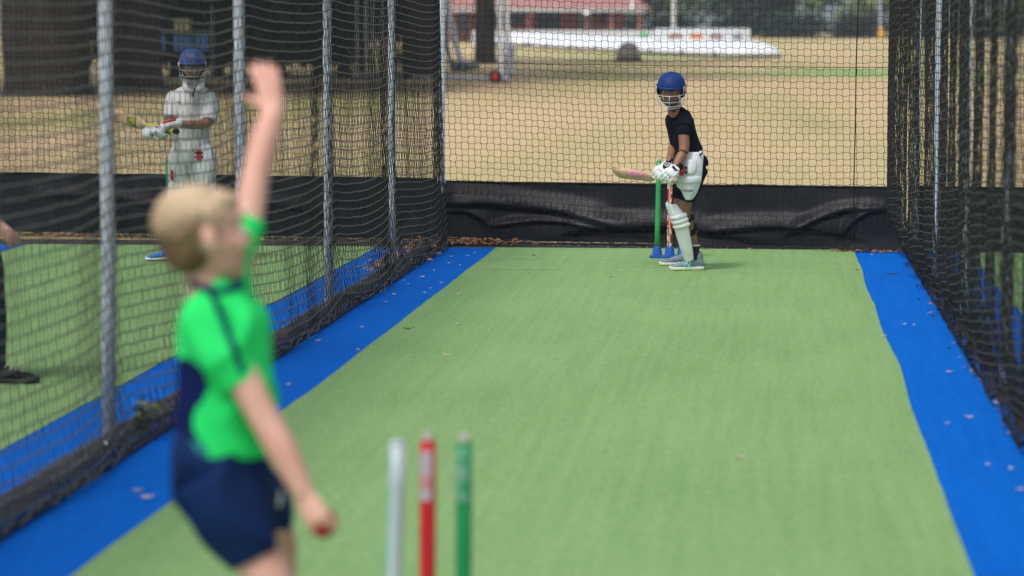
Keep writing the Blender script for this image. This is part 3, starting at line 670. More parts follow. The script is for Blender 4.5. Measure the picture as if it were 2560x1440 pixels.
def finger(mb, base, d0, bend, L_, r, curl):
    """three bones; d0 start direction, bend = direction the finger curls to, curl = angle per joint"""
    p = base; d = nrm(d0); b = nrm(bend - d * (bend @ d)); pts = [p]; ang = 0
    for k, fr in enumerate((.42, .32, .26)):
        ang += curl[k]; q = d * math.cos(ang) + b * math.sin(ang); p = p + q * L_ * fr; pts.append(p)
    mb.limb(pts, [r, r * .97, r * .9, r * .78], n=12, sub=4); return mb
def hand(mb, wrist, d, palm_n, L_, curl=(.3, .4, .3), thumb=1, spread=.10, thumb_dir=None, tc=(.2, .3, .2)):
    """palm + four unequal fingers + thumb; d = towards the fingers, palm_n = out of the palm, thumb = which side"""
    d = nrm(d); nn = nrm(palm_n - d * (palm_n @ d)); s = np.cross(d, nn) * thumb; P = L_ * .53
    mb.loft([(wrist - d * .01, s * L_ * .155, nn * L_ * .11), (wrist + d * P * .4, s * L_ * .20, nn * L_ * .10), (wrist + d * P * .95, s * L_ * .225, nn * L_ * .075)], n=18)
    for k, (o, ln) in enumerate(((.165, .44), (.055, .49), (-.055, .45), (-.16, .36))):
        dd = d + s * spread * (o / .165)
        finger(mb, wrist + d * P * .92 + s * L_ * o, dd, nn, L_ * ln, L_ * .052 * (1 if k < 3 else .88), curl)
    td = nrm(d * .75 + s * .75 + nn * .25) if thumb_dir is None else nrm(thumb_dir)
    finger(mb, wrist + d * P * .22 + s * L_ * .15, td, nn - s * .2, L_ * .40, L_ * .062, tc)

def shoe(parent, heel, fwd, L_, m, m_sole, accent=None, name='shoe'):
    fwd = nrm(A(fwd[0], fwd[1], 0)); s = A(-fwd[1], fwd[0], 0); heel = A(heel[0], heel[1], 0.012)
    up = MB(); rows = [(.0, .30, .27, .055), (.10, .36, .36, .06), (.25, .36, .33, .05), (.42, .37, .24, .04), (.60, .40, .17, .035), (.80, .38, .125, .03), (.95, .27, .085, .03)]
    up.loft([(heel + fwd * L_ * t + Z * (L_ * hh * .5 + .012), s * L_ * wd * .45, Z * L_ * hh * .5) for t, wd, hh, _ in rows], n=22, sub=4)
    up.limb([heel + fwd * L_ * .14 + Z * L_ * .28, heel + fwd * L_ * .14 + Z * L_ * .40], [L_ * .15, L_ * .155], n=16, sub=2)
    ob = up.build(name, m, parent, remesh=.004, smooth=3)
    so = MB(); so.loft([(heel + fwd * L_ * t + Z * (.012 + .003 * (t > .8)), s * L_ * wd * .49, Z * .0155) for t, wd, hh, _ in rows], n=20, sub=3); so.build('sole', m_sole, ob)
    if accent: 
        so = MB(); so.loft([(heel + fwd * L_ * t + Z * .0035, s * L_ * wd * .485, Z * .007) for t, wd, hh, _ in rows], n=20, sub=3); so.build('outsole', accent, ob)
    la = MB()
    for k in range(4):
        c = heel + fwd * L_ * (.40 + .09 * k) + Z * L_ * (.262 - .032 * k); la.limb([c - s * L_ * .09, c + Z * .006, c + s * L_ * .09], [.0035] * 3, n=6)
    la.build('laces', M['white_pad'], ob)
    return ob

def leg_pad(parent, top, knee, ankle, fdir, width, m=None):
    """cricket leg guard: vertical bolsters round the front of the shin, three knee rolls, winged top"""
    m = m or M['white_pad']; fdir = nrm(fdir); mb = MB()
    ax = nrm(top - ankle); side = nrm(np.cross(fdir, ax)); fd = nrm(np.cross(ax, side)); K = 7
    for k in range(K):
        a = math.radians(-78 + 156 * k / (K - 1)); cs, sn = math.cos(a), math.sin(a)
        def P(c, w_): return c + (fd * (cs - .55) * .95 + side * sn) * w_
        fl = 1 - .20 * abs(sn)
        tp = knee + (top - knee) * fl
        bo = ankle + (knee - ankle) * .04 * abs(sn)
        mb.limb([P(bo, width * .62), P(ankle * .7 + knee * .3, width * .78), P(ankle * .35 + knee * .65, width * .92), P(knee, width), P((tp + knee) / 2, width * .95), P(tp, width * .78)],
                [width * .20, width * .26, width * .28, width * .28, width * .27, width * .20], n=12, sub=4)
    pad = mb.build('leg_pad', m, parent, remesh=.0045, smooth=1)
    rl = MB()
    for j in (-1, 0, 1):
        c = knee + ax * j * width * .62
        rl.limb([c + (fd * (math.cos(a) - .52) * .98 + side * math.sin(a)) * width * 1.13 for a in np.radians(np.linspace(-85, 85, 9))], [width * .32] * 9, n=12, sub=2)
    rl.build('knee_roll', m, pad, remesh=.0045, smooth=1)
    return pad
def strap(parent, c, ax, fd, rad, wd, m, name='strap'):
    ax = nrm(ax); fd = nrm(fd - ax * (fd @ ax)); sd = np.cross(ax, fd); n = 28; vs = []
    for z in (-1, 1):
        for rr in (rad, rad + .006):
            for k in range(n): a = 2 * math.pi * k / n; vs.append(c + ax * wd * z + (fd * math.cos(a) * 1.05 + sd * math.sin(a)) * rr)
    fs = []
    for k in range(n):
        k2 = (k + 1) % n; fs += [(k, k2, n + k2, n + k), (2 * n + k, 3 * n + k, 3 * n + k2, 2 * n + k2), (n + k, n + k2, 3 * n + k2, 3 * n + k), (k, 2 * n + k, 2 * n + k2, k2)]
    return MB().add(vs, fs).build(name, m, parent, shade=False)
def sil(Yb, rows):
    """torso rings from (y, left, right, depth, dy, tilt): level ellipses of the true width at that distance"""
    out = []
    for y, l, r_, dep, dy, tilt in rows:
        c = at((l + r_) / 2, y, Yb + dy); k = (r_ - l) / 2 * (Yb + dy) / FP
        out.append((c, R * k + Z * tilt * k, FH * dep))
    return out

# ---------------------------------------------------------------- the batter in the dark T-shirt
def batter_front():
    Yb = 20.25; J = lambda x, y, dy=0.0: at(x, y, Yb + dy)
    root = thing('person', 'young batter in blue helmet and dark T-shirt, one white leg pad, bat held low', 'person', tuple(A(*J(1715, 672)[:2], 0)))
    bd = MB(); h = .212
    f = nrm(-FH * .93 - R * .22 - Z * .16); O = J(1678, 227, -.12); Lh, r, f, u = head(bd, O, f, Z - FH * .12, h, root)
    # neck and trunk (under the clothes)
    bd.limb([J(1682, 250, -.06), J(1694, 285, 0)], [.045, .052], n=16)
    bd.loft(sil(Yb, [(285, 1676, 1722, .07, 0, 0), (300, 1672, 1728, .095, 0, 0), (340, 1675, 1737, .095, 0, 0), (378, 1686, 1748, .09, 0, 0), (410, 1696, 1757, .09, 0, 0), (440, 1700, 1752, .09, 0, 0)]), n=24)
    # near (left) arm, far (right) arm
    bd.limb([J(1706, 312, -.11), J(1709, 335, -.15), J(1710, 374, -.18), J(1698, 400, -.22), J(1688, 420, -.25)], [.040, .040, .037, .035, .027], n=16)
    bd.limb([J(1692, 300, .08), J(1690, 345, .06), J(1680, 378, -.05), J(1673, 405, -.16)], [.045, .036, .031, .025], n=16)
    # hands (inside the gloves)
    hand(bd, J(1686, 424, -.255), J(1670, 448, -.22) - J(1686, 424, -.255), A(0, 0, -1), .13, (.7, .9, .6), 1)
    hand(bd, J(1672, 409, -.17), J(1652, 446, -.12) - J(1672, 409, -.17), A(0, 0, -1), .13, (.7, .9, .6), 1)
    # legs
    nl = [J(1728, 420, -.06), J(1713, 490, -.08), J(1708, 535, -.08), J(1722, 578, -.04), J(1733, 612, 0), J(1737, 655, .02)]
    bd.limb(nl, [.085, .066, .050, .050, .036, .031], n=18)
    fl = [J(1735, 425, .08), J(1712, 480, .22), J(1700, 520, .32), J(1712, 565, .36), J(1716, 610, .40), J(1716, 640, .42)]
    bd.limb(fl, [.085, .064, .049, .048, .035, .030], n=18)
    bd.build('body', M['skin_dark'], root, remesh=.0045, smooth=2)
    face_bits(Lh, r, f, u, h, root)
    helmet(Lh, r, f, u, h, root, M['helmet'])
    MB().ell(Lh(0, -.09, .10), r * .35 * h, f * .42 * h, u * .36 * h).build('hair', M['hair_dark'], root)
    # T-shirt
    s = MB(); s.loft(sil(Yb, [(276, 1677, 1712, .060, -.02, .25), (284, 1668, 1724, .085, 0, .1), (302, 1663, 1735, .115, 0, 0), (332, 1669, 1742, .115, 0, 0), (358, 1675, 1751, .108, 0, .0), (378, 1679, 1757, .105, 0, .25), (392, 1681, 1757, .108, 0, .42)]), n=30, round_ends=True)
    s.limb([J(1706, 288, -.05), J(1711, 306, -.10), J(1710, 322, -.135), J(1708, 339, -.15)], [.062, .060, .055, .049], n=18, round_ends=False)
    s.limb([J(1692, 296, .07), J(1690, 345, .06)], [.055, .045], n=18, round_ends=False)
    sh = s.build('t_shirt', M['black_cloth'], root, remesh=.005, smooth=3, wrinkle=(.0035, folds(9, (1, 1, .7), 1.6, 3)))
    MB().limb([J(1672, 272, -.115), J(1677, 284, -.125), J(1683, 290, -.125), J(1690, 283, -.12), J(1697, 270, -.09)], [.012, .018, .015, .016, .010], n=10, ref=FH, flat=.5).build('neckline', M['skin_dark'], sh)
    # shorts
    s = MB(); s.loft(sil(Yb, [(384, 1696, 1757, .105, 0, .2), (402, 1700, 1765, .115, 0, .1), (425, 1700, 1764, .115, 0, 0), (448, 1700, 1755, .10, 0, 0)]), n=28)
    s.limb([J(1732, 420, -.05), J(1716, 465, -.075), J(1705, 500, -.08)], [.098, .092, .078], n=20, round_ends=False)
    s.limb([J(1738, 420, .07), J(1722, 465, .15), J(1712, 495, .25)], [.095, .088, .078], n=20, round_ends=False)
    so = s.build('shorts', M['black_cloth'], root, remesh=.005, smooth=3, wrinkle=(.004, folds(10, (1, 1, .7), 1.3, 8)))
    # flap of shirt tail behind the hip
    MB().loft([(J(1757, 392, .02), R * .028, FH * .06), (J(1763, 404, .02), R * .025, FH * .06), (J(1767, 414, .02), R * .008, FH * .05)], n=16).build('shirt_tail', M['black_cloth'], sh, remesh=.005, wrinkle=(.003, folds(12)))
    # thigh guard: shaped white plate strapped over the outside of the near thigh
    rows = [(380, 1712, 1760, -.115), (392, 1703, 1759, -.140), (408, 1697, 1757, -.160), (430, 1693, 1756, -.172), (452, 1692, 1753, -.174), (472, 1694, 1747, -.170), (486, 1700, 1740, -.165), (495, 1708, 1733, -.160), (500, 1716, 1726, -.157)]
    def plate(rows, th, bulge, nm, m, par):
        vs = []; n = 13
        for y, l, r_, dy in rows:
            k = (r_ - l) / 2 * Yb / FP
            for q in range(n):
                t = -1 + 2 * q / (n - 1); vs.append(J((l + r_) / 2, y, dy) + R * k * t + FH * bulge * t * t)
        fs = [(i * n + q, i * n + q + 1, (i + 1) * n + q + 1, (i + 1) * n + q) for i in range(len(rows) - 1) for q in range(n - 1)]
        ob = MB().add(vs, fs).build(nm, m, par); q = ob.modifiers.new('t', 'SOLIDIFY'); q.thickness = th; q.offset = 0
        q = ob.modifiers.new('u', 'SUBSURF'); q.levels = q.render_levels = 2; return ob
    tg = plate(rows, .022, .05, 'thigh_guard', M['white_pad'], root)
    plate([(398, 1712, 1741, -.175), (412, 1710, 1743, -.187), (428, 1711, 1741, -.192), (436, 1716, 1736, -.190)], .010, .022, 'raised_panel', M['white_pad'], tg)
    plate([(441, 1690, 1754, -.190), (450, 1689, 1755, -.194), (459, 1690, 1753, -.190)], .012, .05, 'thigh_strap', M['white_pad'], tg)
    plate([(377, 1745, 1757, -.07), (384, 1744, 1759, -.06), (394, 1748, 1759, -.05)], .012, .03, 'waist_belt', M['white_pad'], tg)
    plate([(411, 1699.5, 1711.5, -.197), (425, 1698.5, 1711, -.200), (439, 1698, 1710, -.199)], .003, .004, 'red_patch', M['red'], tg)
    sq = MB()
    for yy in (419.5, 431): sq.box(J(1715, yy, -.204), R * .0085, U * .0085, FH * .003)
    sq.build('patch_squares', M['black'], tg, shade=False)
    text('ACADEMY', .0195, J(1718, 477, -.190), R - U * .04, U, M['black'], tg)
    text('////////', .011, J(1705, 425, -.206), U, -R, M['whitetext'], tg)
    MB().limb([J(1748, 392, -.12), J(1750, 384, -.13), J(1751, 391, -.13), J(1753, 382, -.125), J(1755, 386, -.12), J(1757, 379, -.12)], [.003] * 6, n=6).build('script_mark', M['black'], tg)
    # leg pad on the near leg, straps, sock, shoes
    pad = leg_pad(root, J(1673, 506, -.10), J(1696, 552, -.09), J(1722, 652, -.02), -R - FH * .55, .057)
    strap(root, J(1714, 548, -.07), nl[3] - nl[2], R, .053, .010, M['black'], 'knee_strap'); strap(root, J(1725, 577, -.03), nl[3] - nl[2] + R * .03, R, .052, .020, M['black'], 'calf_strap')
    strap(root, J(1729, 566, -.03), nl[3] - nl[2] - R * .15, R, .050, .006, M['white_pad'], 'calf_strap_edge')
    st = mat('striped_sock', (.30, .36, .42), .8, .1, 14, col2=(.010, .011, .016), thr=(.60, .66), stretch=(.2, .2, 7))
    MB().limb([J(1734, 612, 0), J(1736, 630, .01), J(1737, 657, .02)], [.038, .036, .036], n=18).build('sock', st, root)
    strap(root, J(1734, 613, 0), Z, R, .038, .004, M['white_pad'], 'sock_cuff')
    MB().limb([J(1716, 606, .40), J(1716, 645, .42)], [.038, .036], n=18).build('sock', st, root)
    hx = J(1756, 682); hl = A(hx[0], hx[1] + .03, 0)
    sh1 = shoe(root, hl, -R * 1.0 - FH * .12, .245, M['shoe'], M['white_pad'], M['lime'])
    MB().limb([hl - R * .14 - FH * .045 + Z * .004, hl - R * .20 - FH * .045 + Z * .004], [.010, .008], n=10).build('coral_tread', M['coral'], sh1)
    nn_ = A(*J(1711, 668, 0)); nn_ = hl - R * .118 - FH * .067 + Z * .052
    text('N', .058, nn_, -(-R), Z * .9 + R * .2, M['mint'], sh1, 'emblem', shear=.35)
    far = at(1728, 664, Yb + .42); shoe(root, A(far[0], far[1], 0), -R - FH * .05, .24, M['shoe'], M['white_pad'], M['lime'])
    # batting gloves
    def glove(wr, kn, tip, cuff_dir, thumb, cuff_m, mirror):
        g = MB(); d = nrm(kn - wr); cur = nrm(tip - kn); side = nrm(np.cross(d, cur))
        g.loft([(wr, side * .036, np.cross(d, side) * .026), ((wr + kn) / 2, side * .046, np.cross(d, side) * .030), (kn, side * .048, np.cross(d, side) * .026)], n=18)
        for k, (o, ln) in enumerate(((-.036, .85), (-.012, 1), (.012, .97), (.035, .82))):
            b = kn + side * o; l_ = np.linalg.norm(tip - kn) * ln
            q1 = b + nrm(d * .55 + cur * .8) * l_ * .45; q2 = q1 + nrm(cur * .8 - d * .35) * l_ * .42; q3 = q2 + nrm(-d * .9 + cur * .1) * l_ * .38
            g.limb([b - d * .01, q1, q2, q3], [.0155, .0165, .0155, .0125], n=12, sub=4)
        t0 = wr * .55 + kn * .45 + side * .030 * mirror; g.limb([t0, t0 + side * .022 * mirror + cur * .03 + d * .02, t0 + side * .012 * mirror + cur * .06 + d * .03], [.016, .016, .012], n=12)
        gl = g.build('batting_glove', M['white_pad'], root, remesh=.0035, smooth=1)
        cf = MB(); cf.loft([(wr - d * .045, side * .033, np.cross(d, side) * .030), (wr - d * .01, side * .037, np.cross(d, side) * .033), (wr + d * .012, side * .037, np.cross(d, side) * .032)], n=20)
        cf.build('wrist_cuff', cuff_m, gl)
        rb = MB()
        for o in (-.03, 0, .03): rb.limb([(wr + kn) / 2 + side * o + cur * -.024 - d * .01, kn + side * o - cur * .018], [.010, .011], n=10)
        rb.build('back_padding', M['white_pad'], gl)
        return gl, side, d
    g1, s1, d1 = glove(J(1688, 423, -.25), J(1674, 436, -.27), J(1661, 452, -.24), None, 1, M['black'], 1)
    g2, s2, d2 = glove(J(1671, 414, -.17), J(1655, 428, -.20), J(1642, 449, -.18), None, 1, M['black'], -1)
    cu = MB(); cu.loft([(J(1661, 414, -.215), R * .010 + U * .012, U * .020), (J(1671, 412, -.235), R * .01, U * .027), (J(1681, 411, -.215), R * .010 + U * .008, U * .022)], n=18)
    cu.build('cuff_flap', M['black'], g2)
    text('GN', .037, J(1671, 411.5, -.262), R * 1 + U * .05, U, M['whitetext'], g2)
    MB().limb([J(1686, 414, -.262), J(1696, 424, -.285)], [.010, .010], n=8).build('white_tab', M['white_pad'], g1)
    text('2', .030, J(1666, 444, -.305), R + U * .2, U, mat('blue_print', (.08, .25, .5), .5), g1)
    settle(root)
    # bat
    bt = thing('cricket_bat', 'worn willow bat with pink label held by the batter in the dark T-shirt', 'bat', tuple(J(1687, 452, -.27)))
    K = J(1687, 452, -.29); S_ = J(1636, 443, -.05); T_ = J(1538, 431, .36); ax = nrm(T_ - S_); wv0 = -FH * .7 + Z * .40; wv = nrm(wv0 - ax * (wv0 @ ax)); tv = np.cross(ax, wv)
    MB().limb([K, K * .5 + S_ * .5, S_], [.016, .0155, .016], n=14).build('handle', M['white_pad'], bt)
    MB().limb([K - nrm(S_ - K) * .006, K + nrm(S_ - K) * .006], [.021, .021], n=18, sub=2).build('knob_ring', mat('knob_gold', (.30, .25, .15), .5), bt)
    text('8', .026, K - nrm(S_ - K) * .021, R, U, M['whitetext'], bt)
    bl_ = MB(); LB = np.linalg.norm(T_ - S_)
    rows = [(0, .018, .016), (.10, .040, .017), (.2, .047, .019), (.5, .048, .025), (.8, .048, .027), (.95, .046, .017), (1.0, .036, .010)]
    bl_.loft([(S_ + ax * LB * t, wv * a, tv * b) for t, a, b in rows], n=20, sub=4); b_ = bl_.build('blade', M['wood'], bt)
    pk = MB(); pk.loft([(S_ + ax * LB * t + wv * .006, wv * a * .92, tv * (b + .0012)) for t, a, b in [(.12, .038, .017), (.2, .044, .019), (.4, .045, .023), (.62, .044, .0255)]], n=20, sub=3, round_ends=False); pk.build('blade_label', M['pink'], b_)
    sp = MB()
    for k in range(4): sp.limb([T_ - ax * (.02 + .02 * k) + wv * .045 + tv * .003, T_ - ax * (.035 + .02 * k) + wv * .047], [.004, .003], n=6)
    sp.build('scuffs', M['twig'], b_); settle(bt)
batter_front()

# ---------------------------------------------------------------- stump sets
def stump_set(cx, cy, stumps, label, tilt=None, base=M['blue_pl'], hgt=.711, gap=.094, ups=.0):
    root = thing('stump_set', label, 'stumps', (cx, cy, 0)); b = MB(); n3 = len(stumps)
    b.bx(cx - gap * 1.62, cx + gap * 1.62, cy - .035, cy + .035, .010, .030)
    for i in range(n3):
        x = cx + (i - (n3 - 1) / 2) * gap
        b.rings([(A(x, cy, z), A(rr, 0, 0), A(0, rr, 0)) for z, rr in ((.030, .039), (.095, .029))], n=24)
    b.build('base', base, root, bevel=.004, shade=False)
    for i, (m, lb, ex) in enumerate(stumps):
        x = cx + (i - (n3 - 1) / 2) * gap; dx, dy = (tilt[i] if tilt else (0, 0)); top = A(x + dx, cy + dy, hgt); bot = A(x, cy, .096); r_ = .0195 if cy > 10 else .0215
        d = top - bot
        st = MB().limb([bot, bot + d * .5, top - nrm(d) * .012], [r_, r_, r_], n=22, sub=2, round_ends=False).limb([top - nrm(d) * .0118, top], [r_ * .98, r_ * .78], n=22, sub=1, round_ends=False).build('stump', m, root, label=lb)
        for kind in ex:
            if kind == 'label':   # faded maker's sticker below the top
                vs = []; n = 9
                for z in (top - nrm(d) * .028, top - nrm(d) * .155):
                    for k in range(n): a = math.radians(-150 + 95 * k / (n - 1)); vs.append(z + A(math.cos(a), math.sin(a), 0) * (r_ + .0007))
                MB().add(vs, [(k, k + 1, n + k + 1, n + k) for k in range(n - 1)]).build('sticker', mat('faded_sticker', (.45, .5, .58), .5, .25, 14, col2=tuple(c for c in m.node_tree.nodes['Color Ramp'].color_ramp.elements[1].color[:3]), thr=(.30, .70)), st)
            if kind == 'cap': MB().limb([top - nrm(d) * .002, top + nrm(d) * .012], [r_ * .8, r_ * .55], n=18, sub=1).build('end_cap', mat('pale_cap', (.45, .40, .38), .6), st)
            if kind == 'wood':    # bare timber front with worn red paint edges
                vs = []; n = 5
                for z in (top - nrm(d) * .03, bot):
                    for k in range(n): a = math.radians(-108 + 32 * k / (n - 1)); vs.append(z + A(math.cos(a), math.sin(a), 0) * (r_ + .0008))
                MB().add(vs, [(k, k + 1, n + k + 1, n + k) for k in range(n - 1)]).build('bare_wood', M['wood'], st)
                fl = MB()
                for k in range(34):
                    a = math.radians(random.choice((random.uniform(-165, -125), random.uniform(-75, -30)))); z = bot + d * random.random() * .97; q = z + A(math.cos(a), math.sin(a), 0) * (r_ + .0005); t = A(-math.sin(a), math.cos(a), 0)
                    fl.box(q, t * random.uniform(.002, .006), A(0, 0, random.uniform(.004, .014)), A(math.cos(a), math.sin(a), 0) * .0006)
                fl.build('paint_chips', M['whitetext'], st, shade=False)
            if kind == 'mark':
                c_ = top - nrm(d) * .058 + A(-.006, -r_ - .0006, 0); MB().tube([c_ + A(math.cos(a), 0, math.sin(a)) * .010 for a in np.linspace(0, 2 * math.pi, 17)], .0016, n=6, caps=False).build('ring_mark', M['whitetext'], st)
                text('b', .02, c_ - A(0, .001, 0), A(1, 0, 0), A(0, 0, 1), M['whitetext'], st)
            if kind == 'stripe':
                vs = []; n = 6
                for z in (top - nrm(d) * .03, bot):
                    for k in range(n): a = math.radians(-175 + 45 * k / (n - 1)); vs.append(z + A(math.cos(a), math.sin(a), 0) * (r_ + .0007))
                MB().add(vs, [(k, k + 1, n + k + 1, n + k) for k in range(n - 1)]).build('stripe_print', mat('green_print', (.12, .50, .38), .5, .2, 50, col2=(.45, .62, .62), thr=(.4, .55), stretch=(1, 1, .5)), st)
    return settle(root)
bs = gp(1674, 648)
stump_set(bs[0], bs[1], [(M['green_pl'], 'bright green stump', ['mark', 'cap']), (M['red'], 'worn red stump with bare wood face', ['wood']), (M['green_dk'], None, [])], 'three stumps in a blue plastic base behind the batter in the dark T-shirt',
          tilt=[(.012, -.01), (.0, 0), (0, 0)], hgt=.742)
fy = 7.28; fx = at(1067, 1100, fy)[0]
stump_set(fx, fy, [(M['pale_pl'], 'silvery white stump', ['stripe']), (M['red'], 'red stump with faded sticker', ['label', 'cap']), (M['green_dk'], 'green stump with faded sticker', ['label', 'cap'])],
          'nearest set of three blurred stumps, white, red and green, on the bowler\'s right', tilt=[(.018, 0), (.001, .012), (.004, .0)], base=M['black'], hgt=.642)
lb_ = at(413, 640, 21.6)
stump_set(lb_[0] + .094, 21.75, [(M['green_dk'], 'dark green stump', []), (M['green_dk'], None, []), (M['green_dk'], None, [])], 'green stumps behind the batter in whites, seen through the divider net')

# ---------------------------------------------------------------- the batter in whites, next lane
def batter_left():
    Yb = 20.7; J = lambda x, y, dy=0.0: at(x, y, Yb + dy)
    root = thing('person', 'batter in cricket whites and faded blue helmet behind the divider net', 'person', tuple(A(*J(480, 655)[:2], 0)))
    bd = MB(); h = .205; f = nrm(-FH * .95 + R * .12 - Z * .12); O = J(481, 166, -.08); Lh, r, f, u = head(bd, O, f, Z - FH * .1, h, root)
    bd.limb([J(482, 190, -.02), J(482, 222, 0)], [.045, .055], n=16)
    bd.loft(sil(Yb, [(222, 450, 512, .07, 0, 0), (240, 438, 520, .10, 0, 0), (290, 438, 520, .10, 0, 0), (345, 440, 518, .10, 0, 0), (385, 435, 525, .10, 0, 0)]), n=24)
    bd.limb([J(519, 240, 0), J(523, 275, -.02), J(520, 306, -.08), J(480, 312, -.20), J(442, 309, -.28)], [.050, .042, .035, .033, .026], n=16)
    bd.limb([J(436, 240, 0), J(430, 275, -.06), J(428, 305, -.12), J(415, 325, -.22), J(402, 335, -.28)], [.048, .040, .034, .031, .026], n=16)
    hand(bd, J(440, 310, -.28), J(415, 320, -.32) - J(440, 310, -.28), A(0, 0, -1), .13, (.7, .9, .6)); hand(bd, J(404, 333, -.28), J(385, 328, -.32) - J(404, 333, -.28), A(0, 0, -1), .13, (.7, .9, .6))
    bd.limb([J(502, 385, 0), J(508, 450, -.03), J(508, 520, -.04), J(512, 580, 0), J(514, 640, .03)], [.085, .075, .052, .048, .032], n=18)
    bd.limb([J(458, 385, 0), J(450, 450, .02), J(445, 520, .0), J(440, 580, .02), J(436, 640, .04)], [.085, .075, .052, .048, .032], n=18)
    bd.build('body', M['skin_tan'], root, remesh=.0055, smooth=2); face_bits(Lh, r, f, u, h, root)
    hl = helmet(Lh, r, f, u, h, root, M['helmet_pale'], vent=False, chin=M['black'])
    MB().ell(Lh(.50, -.05, .08), r * .03 * h, f * .07 * h, u * .08 * h).build('orange_badge', mat('orange_plastic', (.6, .15, .04), .5), hl)
    MB().ell(Lh(0, -.09, .10), r * .35 * h, f * .42 * h, u * .36 * h).build('hair', M['hair_dark'], root)
    s = MB(); s.loft(sil(Yb, [(212, 462, 503, .06, 0, 0), (222, 440, 520, .085, 0, 0), (240, 430, 527, .115, 0, 0), (280, 431, 527, .12, 0, 0), (320, 428, 526, .12, 0, 0), (346, 427, 522, .115, 0, .05)]), n=30)
    s.limb([J(516, 236, 0), J(524, 268, -.02), J(522, 302, -.07)], [.064, .062, .060], n=18, round_ends=False)
    s.limb([J(439, 236, 0), J(430, 265, -.05), J(428, 296, -.11)], [.060, .058, .055], n=18, round_ends=False)
    sh = s.build('polo_shirt', M['cream_cloth'], root, remesh=.006, smooth=3, wrinkle=(.006, folds(8, (1, 1, .6), 1.6, 21)))
    c = MB(); c.limb([J(462, 203, -.04), J(464, 218, -.10), J(478, 229, -.125)], [.018, .022, .012], n=10, ref=FH, flat=.5).limb([J(505, 200, -.04), J(502, 216, -.10), J(487, 228, -.125)], [.018, .024, .012], n=10, ref=FH, flat=.5)
    c.build('collar', M['cream_cloth'], sh); MB().limb([J(482, 232, -.13), J(481, 262, -.135)], [.006, .005], n=6).build('placket', mat('placket_grey', (.5, .5, .47), .8), sh)  # placket strip a greyer tone than the shirt
    MB().limb([J(487, 222, -.135), J(482, 240, -.145)], [.007, .006], n=8).build('strap_end', M['black'], sh)
    text('~', .05, J(446, 255, -.13), R, U, M['black'], sh, 'chest_emblem')
    s = MB(); s.loft(sil(Yb, [(340, 436, 520, .11, 0, 0), (370, 430, 528, .12, 0, 0), (400, 428, 530, .115, 0, 0)]), n=28)
    s.limb([J(503, 390, 0), J(509, 450, -.03), J(509, 520, -.04), J(512, 632, .02)], [.100, .092, .075, .055], n=20)
    s.limb([J(456, 390, 0), J(449, 450, .02), J(445, 520, 0), J(437, 632, .04)], [.100, .092, .075, .055], n=20)
    tr = s.build('trousers', M['white_cloth'], root, remesh=.006, smooth=3, wrinkle=(.007, folds(7, (1, 1, .5), 1.6, 33)))
    tg = MB().loft([(J(505, 365, -.10), R * .07, FH * .035), (J(510, 400, -.115), R * .075, FH * .035), (J(510, 440, -.12), R * .07, FH * .035), (J(508, 465, -.12), R * .04, FH * .03)], n=20).build('thigh_guard', M['white_pad'], root)
    MB().bx(0, 0, 0, 0, 0, 0); MB().box(J(497, 388, -.155), R * .016, U * .040, FH * .004).build('red_patch', M['red'], tg, shade=False)
    sq = MB()
    for yy in (382, 393): sq.box(J(497, yy, -.154), R * .030, U * .006, FH * .004)
    sq.build('patch_bars', M['black'], tg, shade=False)
    MB().box(J(430, 438, -.09), R * .010, U * .036, FH * .004).build('red_patch', M['red'], tr, shade=False)
    leg_pad(root, J(505, 478, -.09), J(508, 530, -.09), J(512, 645, -.02), -FH + R * .1, .062); leg_pad(root, J(447, 478, -.05), J(445, 530, -.05), J(438, 645, 0), -FH - R * .5, .062)
    bshoe = mat('blue_shoe', (.02, .16, .50), .6)
    for px, dy in ((436, .06), (512, .03)):
        q = J(px, 650, dy + .06); shoe(root, A(q[0], q[1], 0), -FH * .55 - R * .85, .24, bshoe, M['white_pad'])
    def glove(wr, kn, tip):
        g = MB(); d = nrm(kn - wr); cur = nrm(tip - kn); cur = nrm(cur - d * (cur @ d)); side = np.cross(d, cur)
        g.loft([(wr - d * .04, side * .036, cur * .030), (wr, side * .042, cur * .032), (kn, side * .050, cur * .030)], n=18)
        for k, (o, ln) in enumerate(((-.038, .85), (-.013, 1), (.013, .97), (.037, .82))):
            b = kn + side * o; q1 = b + nrm(d + cur * .5) * .045 * ln; q2 = q1 + nrm(cur - d * .1) * .04 * ln; q3 = q2 + nrm(cur * .3 - d) * .035 * ln
            g.limb([b - d * .01, q1, q2, q3], [.017, .0185, .0175, .014], n=12, sub=4)
        t0 = (wr + kn) / 2 + side * .04; g.limb([t0, t0 + side * .01 + d * .04, t0 + d * .06 + cur * .03], [.017, .017, .013], n=12)
        gl = g.build('batting_glove', M['white_pad'], root, remesh=.004, smooth=1)
        MB().limb([wr + side * .02 - cur * .03, kn + side * .02 - cur * .026], [.010, .010], n=8).build('red_trim', M['red'], gl); return gl
    glove(J(437, 309, -.29), J(408, 316, -.33), J(404, 338, -.33)); glove(J(401, 336, -.29), J(383, 325, -.33), J(377, 345, -.33)); settle(root)
    bt = thing('cricket_bat', 'pale bat with lime grip held level by the batter in whites', 'bat', tuple(J(437, 327, -.4)))
    K = J(438, 328, -.36); S_ = J(366, 313, -.26); T_ = J(238, 273, .12); ax = nrm(T_ - S_); wv = nrm(-FH * .2 + Z * .98 - ax * ((-FH * .2 + Z * .98) @ ax)); tv = np.cross(ax, wv); LB = np.linalg.norm(T_ - S_)
    MB().limb([K, S_], [.017, .016], n=14).build('handle', M['yellow'], bt); MB().limb([K + nrm(K - S_) * .015, K], [.020, .020], n=14, sub=2).build('knob', M['black'], bt)
